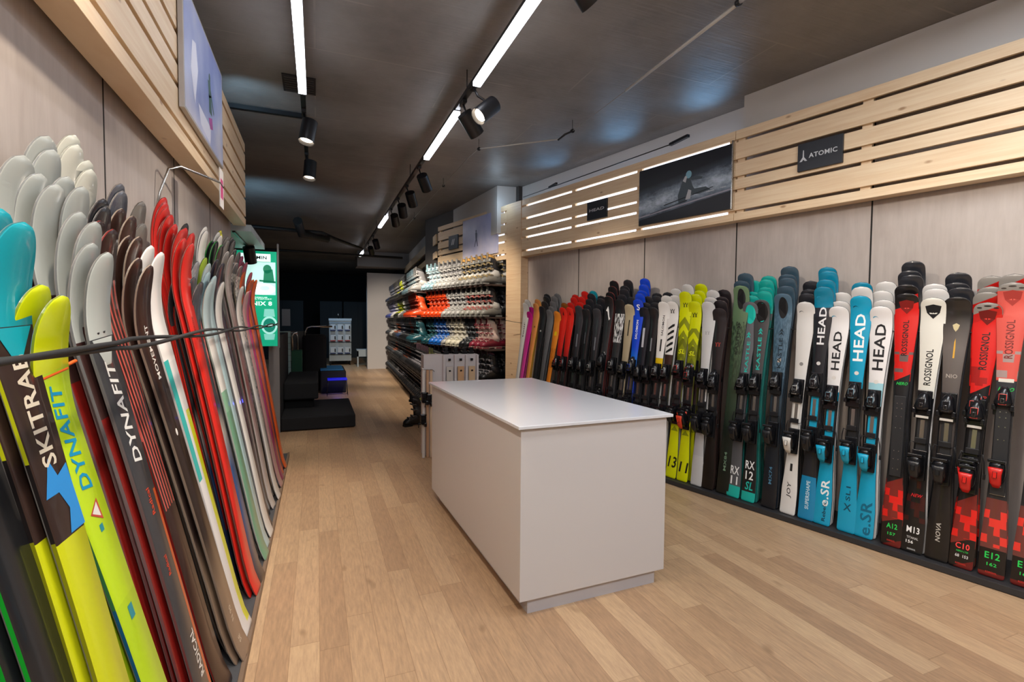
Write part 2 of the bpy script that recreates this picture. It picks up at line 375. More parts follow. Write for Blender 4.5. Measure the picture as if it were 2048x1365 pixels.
def ski_mesh(key, sh, mt, side):
    k = (key, round(sh.L, 3))
    if k in _sk: return _sk[k]
    bm = bmesh.new(); uvl = bm.loops.layers.uv.new('UVMap'); L = sh.L
    vs = [0, .004, .01, .018] + [.05+.72*i/11 for i in range(12)] + [.785, .80, .815, .83, .845, .86, .875, .89, .905, .918, .931, .945, .958, .968, .977, .984, .99, .995, 1.0]
    rings = []
    for v in vs:
        h = max(sh.hw(v), .0015); P, N = sh.pt(0, v*L); bot = P-N
        def q(x, f): return bm.verts.new(Vector((x, 0, 0))+bot+N*f)
        b = min(.002, h*.5)
        rings.append(([q(-h+b, 1), q(h-b, 1), q(h, .82), q(h, .18), q(h, 0), q(-h, 0), q(-h, .18), q(-h, .82)], v))
    mi = [0, 0, 1, 2, 1, 2, 1, 0]
    for (a, va), (b, vb) in zip(rings, rings[1:]):
        for j in range(8):
            f = bm.faces.new((a[j], a[(j+1) % 8], b[(j+1) % 8], b[j])); f.material_index = mi[j]
            f.smooth = j == 0
            for lp, (u, v) in zip(f.loops, ((0, va), (1, va), (1, vb), (0, vb)) if j == 0 else ((.02, va), (.02, va), (.02, vb), (.02, vb))): lp[uvl].uv = (u, v)
    for rg, rev in ((rings[0][0], True), (rings[-1][0], False)):
        f = bm.faces.new(rg[::-1] if rev else rg); f.material_index = 1
    bmesh.ops.recalc_face_normals(bm, faces=bm.faces)
    me = bpy.data.meshes.new('ski'); bm.to_mesh(me); bm.free()
    for m in (mt, mat('side_'+side, side, .35) if isinstance(side, str) else ski_mat('side'+key, side), STEEL): me.materials.append(m)
    _sk[k] = me; return me
_dk = {}
def ski_text(key, sh, txt, d0, d1, cap, x0, m, up=True, shear=0, bold=1):
    """up: letters read tail to tip; else upright block from d0 (bottom) to d1 (top), cap = width"""
    k = (key, round(sh.L, 3), txt, d0)
    if k in _dk: return _dk[k]
    vs, fs, asp = text_geo(txt, bold); bm = bmesh.new(); V = []
    for a, b in vs:
        if up: x, d = x0-(b-.5)*cap, d0+(a)*(d1-d0)+shear*b*cap
        else: x, d = x0+(a-.5)*cap+shear*b*(d1-d0), d0+b*(d1-d0)
        V.append(bm.verts.new(sh.pt(x, d, .0009)[0]))
    for f in fs:
        try: bm.faces.new([V[i] for i in f])
        except ValueError: pass
    me = bpy.data.meshes.new('lettering'); bm.to_mesh(me); bm.free(); me.materials.append(m); _dk[k] = me; return me
def ski_poly(key, sh, polys, m, off=.0007):
    if m.name == 'ink_bcc2bd': off = .0005
    k = (key, round(sh.L, 3), 'p', m.name, len(polys), polys[0][0])
    if k in _dk: return _dk[k]
    bm = bmesh.new()
    for P in polys:
        try: bm.faces.new([bm.verts.new(sh.pt(x, d, off)[0]) for x, d in P])
        except ValueError: pass
    me = bpy.data.meshes.new('graphic'); bm.to_mesh(me); bm.free(); me.materials.append(m); _dk[k] = me; return me
def oval(cx, cd, rx, rd, n=14): return [(cx+rx*math.cos(2*math.pi*i/n), cd+rd*math.sin(2*math.pi*i/n)) for i in range(n)]
# bindings, built at origin: z along the ski, -y out of the topsheet
_bd = {}
def toe_mesh(acc):
    k = 'toe'+acc
    if k in _bd: return _bd[k]
    q = MB()
    q.box((0, -.010, 0), (.030, .010, .075), bev=.004)                      # base
    q.box((0, -.024, -.052), (.036, .004, .020), bev=.003)                  # glide plate
    rings = []
    for z, hw, h in ((-.028, .030, .045), (-.01, .034, .05), (.02, .027, .046), (.05, .019, .034), (.068, .010, .022)):
        rings.append(q.ring((0, -.018-h/2, z), hw, h/2, (1, 0, 0), (0, 1, 0), 10, 2.8))
    q.skin(rings, 0)
    for s in (-1, 1): q.box((s*.030, -.040, -.034), (.008, .014, .014), bev=.004)
    q.box((0, -.063, .006), (.014, .003, .026), bev=.002, mi=1)
    q.box((0, -.067, .0), (.006, .002, .010), bev=.001, mi=2)
    _bd[k] = q.mesh('toe_piece', [BLK2, mat('acc_'+acc, acc, .3), CHROME]); return _bd[k]
def heel_mesh(acc):
    k = 'heel'+acc
    if k in _bd: return _bd[k]
    q = MB()
    q.box((0, -.010, -.005), (.030, .010, .08), bev=.004)
    rings = []
    for z, hw, h in ((-.06, .018, .035), (-.03, .027, .055), (.01, .030, .078), (.035, .028, .082), (.048, .022, .07)):
        rings.append(q.ring((0, -.016-h/2, z), hw, h/2, (1, 0, 0), (0, 1, 0), 10, 2.8))
    q.skin(rings, 0)
    q.box((0, -.082, .05), (.030, .012, .008), bev=.004)
    rings = []
    for z, hw, y in ((-.075, .012, -.060), (-.055, .020, -.078), (-.01, .022, -.098), (.02, .026, -.104)):
        rings.append(q.ring((0, y, z), hw, .006, (1, 0, 0), (0, 1, .35), 10, 2.6))
    base = q.mesh('heel_piece', [BLK2]) if False else None
    q2 = MB(); q2.skin([[q2.bm.verts.new(v.co) for v in rg] for rg in rings], 0)
    for rg in rings:
        for v in rg: q.bm.verts.remove(v)
    q2.box((0, -.104, -.012), (.008, .004, .016), bev=.002, mi=1)
    _bd[k] = (q.mesh('heel_piece', [BLK2]), q2.mesh('heel_lever', [mat('acc_'+acc, acc, .3), BLK2])); return _bd[k]
def link_heel(acc, r, L):
    a, b = heel_mesh(acc); o = link('heel_piece', a, r, M=Z(.345*L) @ BSC); link('heel_lever', b, o)
BSC = Matrix.Diagonal((1.15, 1.08, 1.12, 1))
def brake_mesh():
    if 'brake' in _bd: return _bd['brake']
    q = MB()
    for s in (-1, 1):
        q.tube([(s*.022, -.014, .06), (s*.045, -.020, .07), (s*.052, -.018, .03), (s*.056, -.004, -.045)], .0028, 6)
        q.box((s*.056, -.004, -.052), (.005, .006, .014), bev=.002)
    q.box((0, -.022, .078), (.028, .003, .016), bev=.002)
    _bd['brake'] = q.mesh('brake', [BLACK]); return _bd['brake']
def plate_mesh():
    if 'plate' in _bd: return _bd['plate']
    q = MB(); q.box((0, -.006, 0), (.030, .006, .245), bev=.003)
    for z in (-.20, -.14, -.09, .05, .12, .17, .20):
        for s in (-1, 1): q.cyl((s*.012, -.012, z), (s*.012, -.0135, z), .003, n=8, mi=1)
    _bd['plate'] = q.mesh('binding_plate', [mat('plate_dark', '26272a', .4), CHROME]); return _bd['plate']
def rail_mesh(c):
    if 'rail'+c in _bd: return _bd['rail'+c]
    q = MB(); q.box((0, -.004, 0), (.024, .004, .18), bev=.002); q.box((0, -.009, .0), (.010, .0015, .07), mi=1)
    _bd['rail'+c] = q.mesh('binding_rail', [mat('rail_'+c, c, .4), CHROME]); return _bd['rail'+c]
Z = lambda d, th=.012: Matrix.Translation((0, -th, d))
STY = {}
def style(key, stops, side='1c1c1f', pat=None, shape=None, texts=(), polys=(), bind=None, rail='26272a', gloss=.28, mid='ski'):
    STY[key] = dict(stops=stops, side=side, pat=pat, shape=shape or {}, texts=texts, polys=polys, bind=bind, rail=rail, gloss=gloss)
def make_ski(key, L, M, label, group=None, detail=True, name='ski'):
    st = STY[key]; sh = Shape(L, **st['shape']); mt = ski_mat(key, st['stops'], st['pat'], st['gloss'])
    me = ski_mesh(key, sh, mt, st['side'])
    if not (detail or st['bind']): 
        o = link(name, me, M=M); return tag(o, label, 'ski', group)
    r = thing(name, label, 'ski', M=M, group=group); board = link('ski_board', me, r)
    if detail:
        for i, (txt, a, b, cap, x0, c, up, shear) in enumerate(st['texts']):
            link('lettering', ski_text(key, sh, txt, a*L, b*L, cap, x0, mat('ink_'+c, c, .4), up, shear), board)
        for i, (polys, c) in enumerate(st['polys']):
            pl = polys(sh) if callable(polys) else [[(x, d*L) for x, d in P] for P in polys]
            link('graphic', ski_poly(key, sh, pl, mat('ink_'+c, c, .4)), board)
    b = st['bind']
    if b == 'plate': link('binding_plate', plate_mesh(), r, M=Z(.43*L))
    elif b and detail:
        at, ah = b; link('binding_rail', rail_mesh(st['rail']), r, M=Z(.47*L)); link('toe_piece', toe_mesh(at), r, M=Z(.575*L) @ BSC)
        link_heel(ah, r, L); link('brake', brake_mesh(), r, M=Z(.385*L))
        if key in ('white_r', 'nova', 'hero_c'): q = MB(); q.box((0, -.030, 0), (.030, .003, .007), bev=.001); q.obj('glide_pad', mat('pad_white', 'd9d6d0', .5), r, M=Z(.528*L))
    elif b:
        link('toe_piece', toe_mesh(b[0]), r, M=Z(.575*L) @ BSC); link_heel(b[1], r, L)
    return r
def stand(base, top, X):
    z = (Vector(top)-Vector(base)); z.normalize(); X = Vector(X); X = (X-z*X.dot(z)).normalized(); y = z.cross(X)
    return Matrix.Translation(base) @ Matrix((X, y, z)).transposed().to_4x4()
# shared decals
def shield(c1):
    def f(sh):
        d = sh.L-.092; return [[(-.038, d+.035), (0, d+.047), (.038, d+.035), (.030, d-.01), (0, d-.048), (-.030, d-.01)]]
    return f
def shield_in(sh):
    d = sh.L-.092; return [[(-.028, d+.026), (0, d+.036), (.028, d+.026), (.022, d-.006), (0, d-.036), (-.022, d-.006)]]
def rooster(sh):
    d = sh.L-.092
    return [[(-.018, d+.012), (-.012, d+.016), (-.006, d+.004), (-.003, d+.012), (-.003, d-.022), (-.013, d-.012)], [(.018, d+.012), (.012, d+.016), (.006, d+.004), (.003, d+.012), (.003, d-.022), (.013, d-.012)]]
def headlogo(sh):
    d = sh.L-.085; o = [(-.030+.014*math.cos(a), d+.012*math.sin(a)) for a in [math.pi*(.05+.9*i/7) for i in range(8)]]
    return [o+[(x*1.0+.003, y-.005) for x, y in o[::-1]]]
def ball(v): return lambda sh: [oval(0, v*sh.L, .013, .013)]
def chev(n, v0, v1, w=.034, t=.018):
    def f(sh):
        o = []
        for i in range(n):
            d = sh.L*(v0+(v1-v0)*i/n)
            o += [[(-w, d), (w*.9, d+.034), (w*.9, d+.034+t), (-w, d+t)], [(-w, d+t), (w*.9, d+.034+t), (w*.9, d+.034+t+.004), (w*.2, d+t+.03)]]
        return o
    return f
def vv(v, s=1):
    def f(sh):
        d = sh.L*v; o = []
        for x in (-.014, .010):
            o += [[(x-.014*s, d+.022*s), (x-.008*s, d+.022*s), (x+.008*s, d-.020*s), (x+.002*s, d-.020*s)], [(x+.013*s, d+.022*s), (x+.007*s, d+.022*s), (x-.009*s, d-.020*s), (x-.003*s, d-.020*s)]]
        return o
    return f
def ell(cd, rx, rd, cx=0): return lambda sh: [oval(cx, sh.L-cd, rx, rd, 22)]
def tri(): return lambda sh: [[(-.012, sh.L-.105), (-.004, sh.L-.105), (0, sh.L-.085), (.004, sh.L-.105), (.012, sh.L-.105), (0, sh.L-.055)]]
def karrow(v): return lambda sh: [[(-.018, sh.L*v), (0, sh.L*v+.03), (.018, sh.L*v), (0, sh.L*v+.010)], [(-.018, sh.L*v-.022), (0, sh.L*v+.008), (.018, sh.L*v-.022), (0, sh.L*v-.012)]]
RED = 'd4201c'; HB = '0a9cc4'
tip_scallop = lambda sh: [oval(0, sh.L-.022, .016, .005), oval(-.034, sh.L-.034, .011, .005), oval(.034, sh.L-.034, .011, .005)]
style('hero_a', [(0, '6a1512'), (.012, '16100f'), (.10, '7d2822'), (.255, '1c1d20'), (.66, RED), (.945, '141214')], pat=dict(skew=-.03, l=[('blocks', .11, .245, 'e0221c', 4), ('blocks', .68, .76, '6e5a58', 4)]),
      texts=[('ROSSIGNOL', .745, .885, .030, 0, '1a1112', True, 0), ('HERO', .630, .642, .055, 0, '23c552', False, .3), ('A12', .068, .088, .055, 0, '27d058', False, 0), ('157', .042, .053, .04, 0, '27d058', False, 0), ('ROSSIGNOL', .018, .024, .04, 0, 'd0342c', False, 0)],
      polys=[(shield('x'), '7d1512'), (rooster, 'ff5a4c')], bind='plate')
style('white_r', [(0, '121214'), (.27, '17171a'), (.60, 'dedcd2'), (1, 'dedcd2')], pat=dict(l=[('side', .70, .90, 'e8e6dc', .97), ('blocks', .12, .28, '3a0f10', 4)]),
      texts=[('ROSSIGNOL', .650, .790, .034, 0, '15161a', True, 0), ('M13', .075, .100, .062, 0, 'f2f2f2', False, 0), ('TITANAL', .052, .061, .055, 0, 'c9c9c9', False, 0), ('156', .034, .046, .035, -.012, 'f2f2f2', False, 0), ('ROSSIGNOL', .010, .016, .04, 0, 'c9c9c9', False, 0), ('NEW', .215, .228, .05, 0, 'd02028', False, .3)],
      polys=[(shield('x'), '15161a'), (shield_in, 'e8e6dc'), (rooster, '15161a'), ([[(-.022, .612), (.022, .612), (.022, .617), (-.022, .617)]], 'd83a32')], bind=('1a1b1f', '1a1b1f'))
style('nova', [(0, '141212'), (.14, '191616'), (.34, '2a2625'), (.62, '5a5350'), (.80, '6e6763'), (.92, '2e2a28'), (1, '1a1716')], pat=dict(soft=1), texts=[('NOVA', .07, .14, .022, 0, 'b9b4ac', True, .2), ('NIO', .685, .70, .05, 0, 'a89f96', False, 0)],
      polys=[([[(-.004, .76), (.004, .76), (.005, .80), (.003, .835), (-.002, .82)]], 'd9a63c'), ([[(-.016, .885), (0, .892), (.016, .885), (.010, .87), (0, .86), (-.010, .87)]], 'c8b98e')], bind=('3d434e', '1a1b1f'))
style('hero_c', [(0, '6a1512'), (.012, '16100f'), (.10, '7d2822'), (.26, '141416'), (.665, RED), (.930, 'c01a16'), (.968, '8f8a84')], side='151414', pat=dict(skew=-.04, l=[('blocks', .11, .25, 'e0221c', 4), ('blocks', .68, .75, 'a01a18', 5)]), shape=dict(rise=.05),
      texts=[('ROSSIGNOL', .740, .880, .034, 0, '1a1112', True, 0), ('C10', .070, .092, .06, 0, 'ff4a4a', False, 0), ('HERO LTD', .058, .064, .05, 0, '27d058', False, .2), ('68  153', .038, .049, .055, 0, 'dddddd', False, 0), ('ROSSIGNOL', .012, .018, .045, 0, 'd0342c', False, 0), ('HERO LTD', .635, .643, .06, 0, 'd0342c', False, .2)],
      polys=[(shield('x'), '6e1210'), (rooster, 'ff4a3c'), (tip_scallop, '2a2626')], bind=('e2433a', 'd0221e'))
style('hero_e', [(0, '6a1512'), (.012, '16100f'), (.09, '6f3a34'), (.26, '2a2a2c'), (.60, '34363a'), (.66, 'd85a50'), (.968, '8f8a84')], side='5b5755', pat=dict(l=[('blocks', .10, .25, 'e83a30', 4), ('blocks', .67, .76, 'a8928e', 4)]),
      texts=[('ROSSIGNOL', .735, .865, .034, 0, '7a2a26', True, 0), ('HERO', .625, .638, .06, 0, '27c552', False, .3), ('E12', .060, .082, .06, 0, '27d058', False, 0), ('162', .036, .047, .04, 0, '27d058', False, 0), ('ROSSIGNOL', .012, .018, .045, 0, 'd0342c', False, 0)],
      polys=[(shield('x'), 'a83a34'), (rooster, 'e86a5c'), (tip_scallop, '4a4442'), ([[(-.03, .655), (.03, .655), (.03, .667), (-.03, .667)], [(-.03, .275), (.03, .275), (.03, .287), (-.03, .287)]], 'd9d6cc')], bind='plate')
def head(key, top, txt, bot, stops, extra=(), bind=('7fa6b8', '12a4cc'), rail=HB, ln=(.715, .915, .058), logo='1590b4'):
    style(key, stops, texts=[('HEAD', ln[0], ln[1], ln[2], 0, txt, True, 0)]+list(extra), polys=[(headlogo, logo), (ball(.665), 'd9d5d0')], bind=bind, rail=rail)
head('head_w1', 'w', '17181c', 0, [(0, HB), (.36, '1a1b1e'), (.56, '9fd0dc'), (.66, 'e8e6e6'), (1, 'e8e6e6')], [('e.SR', .012, .155, .062, .005, '0b6684', True, 0)])
head('head_b', 'b', 'f2f4f4', 0, [(0, HB), (.36, '17181b'), (.60, '0a9cc4'), (1, HB)], [('SL1', .13, .19, .026, 0, '0c4a60', True, 0), ('X', .088, .118, .045, 0, '0c4a60', False, 0)], rail='1c1d20', logo='0c2a36')
head('head_w2', 'w', '17181c', 0, [(0, HB), (.36, '1a1b1e'), (.56, HB), (.60, 'e8e6e6'), (1, 'e8e6e6')], [('e.SR', .085, .205, .052, .006, 'eef4f6', True, 0), ('Rebels', .018, .10, .022, .01, '10384a', True, 0)], ln=(.70, .875, .05))
head('head_k', 'k', 'e9e9ea', 0, [(0, '1484b4'), (.18, '23242a'), (.86, '2c2e36'), (.90, '0b7f9f'), (1, '0b7f9f')], [('SUPERSHAPE', .045, .165, .024, 0, 'cfe6f0', True, 0)], bind=('8a8f96', '1a1b1f'), rail='13a0c6', ln=(.745, .905, .046))
style('joy', [(0, 'dddbd8'), (.36, 'cfcdca'), (.52, 'dddbd8'), (1, 'dddbd8')], side='2a2a2c', texts=[('JOY', .075, .145, .034, 0, '4a4a4c', True, .2)], polys=[(headlogo, '6a6a6c'), (ball(.70), '8a8886'), ([[(-.008, .20), (.008, .20), (.008, .235), (-.008, .235)]], '232325')], bind=('d9d6d0', 'd9d6d0'), rail='d9d6d0')
style('mx_blue', [(0, '14171e'), (.40, '1b242e'), (.62, '3b5567'), (1, '4d6a7e')], pat=dict(soft=1, l=[('noise', .6, .9, '587589', 8)]), shape=dict(wt=.128, ww=.084), texts=[('KASTLE', .645, .785, .028, 0, '1d2d38', True, 0), ('MX74', .11, .19, .022, 0, '4c7fa0', True, 0)],
      polys=[(ell(.115, .034, .085), '15171a'), (karrow(.81), '1d2d38'), ([[(-.012, .672), (.012, .672), (.012, .69), (-.012, .69)]], 'c9b9a4')], bind=('9aa0a8', '1a1b1f'))
style('rx12', [(0, '15b3a6'), (.046, '1a1b1d'), (.30, '1c1d1f'), (.60, '4b4a4c'), (1, '55545a')], pat=dict(), side='0e7f78', texts=[('KASTLE', .645, .805, .028, 0, '1fc0b2', True, 0), ('RX', .158, .198, .07, 0, 'eef0f0', False, 0), ('12', .107, .148, .06, 0, 'eef0f0', False, 0), ('SL', .056, .097, .06, 0, '1fc0b2', False, .15)],
      polys=[(ell(.105, .047, .088), '141416'), (karrow(.832), '1fc0b2')], bind=('aeb4ba', '1a1b1f'))
STY['rx12']['polys'] = list(STY['rx12']['polys'])+[(ell(.106, .041, .081), '17c4b5')]
style('rx11', [(0, '15b3a6'), (.056, '55565a'), (.30, '4e4f53'), (.60, '64656a'), (1, '6b6c72')], texts=[('KASTLE', .635, .79, .026, .006, '1fc0b2', True, 0), ('RX', .115, .157, .07, 0, 'eef0f0', False, 0), ('11', .065, .106, .055, 0, 'eef0f0', False, 0)],
      polys=[(ell(.106, .041, .081), '17c4b5'), (karrow(.82), '1fc0b2')], bind=('aeb4ba', '1a1b1f'))
style('mx_green', [(0, '121613'), (.30, '1c261f'), (.6, '41563f'), (1, '6d8a66')], pat=dict(soft=1, l=[('noise', .40, .82, '30402f', 6)]), shape=dict(wt=.130, ww=.086), texts=[('KASTLE', .665, .775, .026, 0, '1b241b', True, 0), ('MX84', .11, .20, .022, 0, '7a9a80', True, 0)],
      polys=[(ell(.115, .034, .088), '15171a'), (karrow(.80), '1b241b')], bind=None)
style('black_v', [(0, '17110f'), (.35, '151316'), (.65, '2b2629'), (1, '211d1e')], side='3a1512', polys=[(vv(.79, .8), 'c4483c')], bind=('6f747c', '1a1b1f'))
style('white_v', [(0, 'c6c6c6'), (.16, 'bcbcbe'), (.28, '1c1c1e'), (.45, 'd8d8d8'), (1, 'dcdcdc')], polys=[(vv(.82, .7), 'a9a9a9')], bind=('9aa0a8', '1a1b1f'))
NY = 'dbe300'
style('yel11', [(0, NY), (.05, NY), (.33, '3d2c30'), (.60, '6e7412'), (.74, NY)], side='8f9a10', pat=dict(skew=.02, l=[('zig', .25, .34, '8f9a10', 18), ('zig', .62, .84, '8a9212', 14)]), texts=[('11', .048, .105, .078, 0, '16181a', False, .15), ('SL', .690, .715, .06, 0, 'e6ee20', False, .2)], polys=[(vv(.915), '16181a')], bind=('d8433a', 'e0452a'))
style('yel13', [(0, NY), (.05, NY), (.33, '3d2c30'), (.60, '6e7412'), (.74, NY)], side='8f9a10', pat=dict(skew=.02, l=[('zig', .25, .34, '8f9a10', 18), ('zig', .62, .86, '8a9212', 14)]), texts=[('13', .055, .115, .078, 0, '16181a', False, .15), ('SL', .66, .685, .06, 0, 'e6ee20', False, .2)], polys=[(vv(.92), '16181a')], bind=('d8433a', '1a1b1f'))
style('chevw', [(0, '1c1c1e'), (.35, '1a1a1c'), (.62, '3a2320'), (.68, 'e6e4e2'), (1, 'e6e4e2')], side='4a4c1e', polys=[(chev(5, .69, .86), '16181a'), (vv(.935), '16181a')], bind=('8a8f96', '1a1b1f'))
style('sal_w', [(0, '1c1c1e'), (.60, 'd9b70c'), (.66, 'e3e1df'), (1, 'e3e1df')], texts=[('SALOMON', .79, .91, .022, 0, '17181c', True, 0)], polys=[([[(-.008, .70), (.008, .70), (.008, .77), (-.008, .77)]], '2a2a2c')], bind=('c9c9c9', 'b9b9b9'))
style('dark_v', [(0, '17181c'), (1, '1d1e22')], polys=[([[(-.007, .72), (.007, .72), (.007, .80), (-.007, .80)]], '7d8088')], bind=('2a2c30', '1a1b1f'))
style('navy', [(0, '14161e'), (.5, '1a1d28'), (1, '232736')], polys=[([[(-.012, .74), (.012, .74), (.012, .86), (-.012, .86)]], 'b6b9c4')], bind=('2a2c30', '1a1b1f'))
style('sal_b', [(0, '10182e'), (.5, '1340c0'), (.60, '1b7ad6'), (.70, '1947d2'), (1, '1743cc')], side='101b3c', pat=dict(soft=1), texts=[('SALOMON', .75, .865, .026, 0, 'f0f2f6', True, 0), ('S', .925, .965, .042, 0, 'f0f2f6', False, 0)], bind=('1b50d6', '16181d'))
style('beige', [(0, '8a7c64'), (1, 'b3a68c')], pat=dict(soft=1), side='6a5c46', polys=[([[(-.007, .79), (.007, .79), (.007, .89), (-.007, .89)]], '26241f')], bind=('9b9480', '2a2620'))
style('nordw', [(0, '1a1a1d'), (.45, '3a3b3f'), (1, '1c1c1f')], pat=dict(soft=1, l=[('noise', .72, .90, 'd9dcde', 5)]), shape=dict(wt=.126, ww=.084), bind=('d6d6d6', '1a1b1f'))
style('nordn', [(0, '1a1a1d'), (.6, '3a3b3f'), (1, '1a1b1e')], side='8e1d1a', pat=dict(soft=1), polys=[([[(-.04, .90), (-.012, .93), (.0, .905), (.014, .865), (.03, .85), (.012, .84), (-.004, .87), (-.018, .895)]], 'e6e8ea')], bind=('1a1b1f', '1a1b1f'))
style('plain_k', [(0, '18191c'), (1, '232428')], bind=('2a2c30', '1a1b1f'), polys=[([[(-.006, .74), (.006, .74), (.006, .82), (-.006, .82)]], '55575e')])
style('grey_k', [(0, '1a1b1e'), (.6, '2a2b30'), (1, '3c3d43')], pat=dict(soft=1), bind=('d8d8d8', '1a1b1f'), polys=[([[(-.010, .70), (.010, .70), (.010, .79), (-.010, .79)]], '6d6f78')])
style('atom', [(0, '1b1a1c'), (.50, '3a1214'), (.62, 'a01f20'), (.70, 'd2261f'), (1, 'dc2a20')], pat=dict(soft=1), side='251414', polys=[(tri(), '1c1416')], bind=('d8322a', '1a1b1f'))
style('orange', [(0, 'e8882a'), (.5, 'e58a2e'), (1, 'ee9a44')], side='5c3a1c', pat=dict(l=[('noise', .55, .70, 'b9641c', 5)]), polys=[([[(-.02, .80), (.02, .80), (.02, .83), (-.02, .83)]], 'e2c21a')])
style('orange2', [(0, 'ee9c55'), (1, 'f0a05c')], side='bfa61c', polys=[(ball(.81), '8a5a34')])
style('greytour', [(0, '4a4b4e'), (1, '6d6e73')], side='2a2b2e')
style('blacktour', [(0, '232427'), (1, '2c2d31')], side='1a1b1e', polys=[(ball(.80), 'b9bab8')])
style('mag', [(0, 'd7359a'), (.5, 'dd4aa4'), (1, 'e0189a')], side='6b1a52', pat=dict(soft=1))
style('whitetour', [(0, 'd9d7d4'), (1, 'e2e0de')], side='8a8886', texts=[('tour', .72, .84, .022, 0, '2a2a2c', True, 0)])
style('redtip', [(0, '1c1416'), (.8, 'c8241e'), (1, 'd2261f')], side='1c1416', polys=[(tri(), '1c1416')])
style('tealtip', [(0, '14252a'), (1, '12879c')], side='1b2b30', polys=[(tri(), '10323a')])
style('browntip', [(0, '6b3c18'), (1, '8a5020')], side='1c1416', polys=[(tri(), '1c1416')])
style('bluetip', [(0, '20242c'), (.86, '1a5a70'), (.90, '0b86a8')], side='22252b')
style('whitetip', [(0, 'b9b8b8'), (1, 'dcdad8')], side='3a3a3c', polys=[(headlogo, '3aa6c4')])
style('darktip', [(0, '1b1c20'), (1, '26282e')], side='1b1c20')
style('tealt', [(0, '14706a'), (.85, '55565a'), (.88, '17b0a4'), (1, '17b0a4')], side='11645f')
style('kblue', [(0, '1b242e'), (1, '3c5464')], side='1b1f26', shape=dict(wt=.128), polys=[(ell(.115, .034, .085), '15171a')])
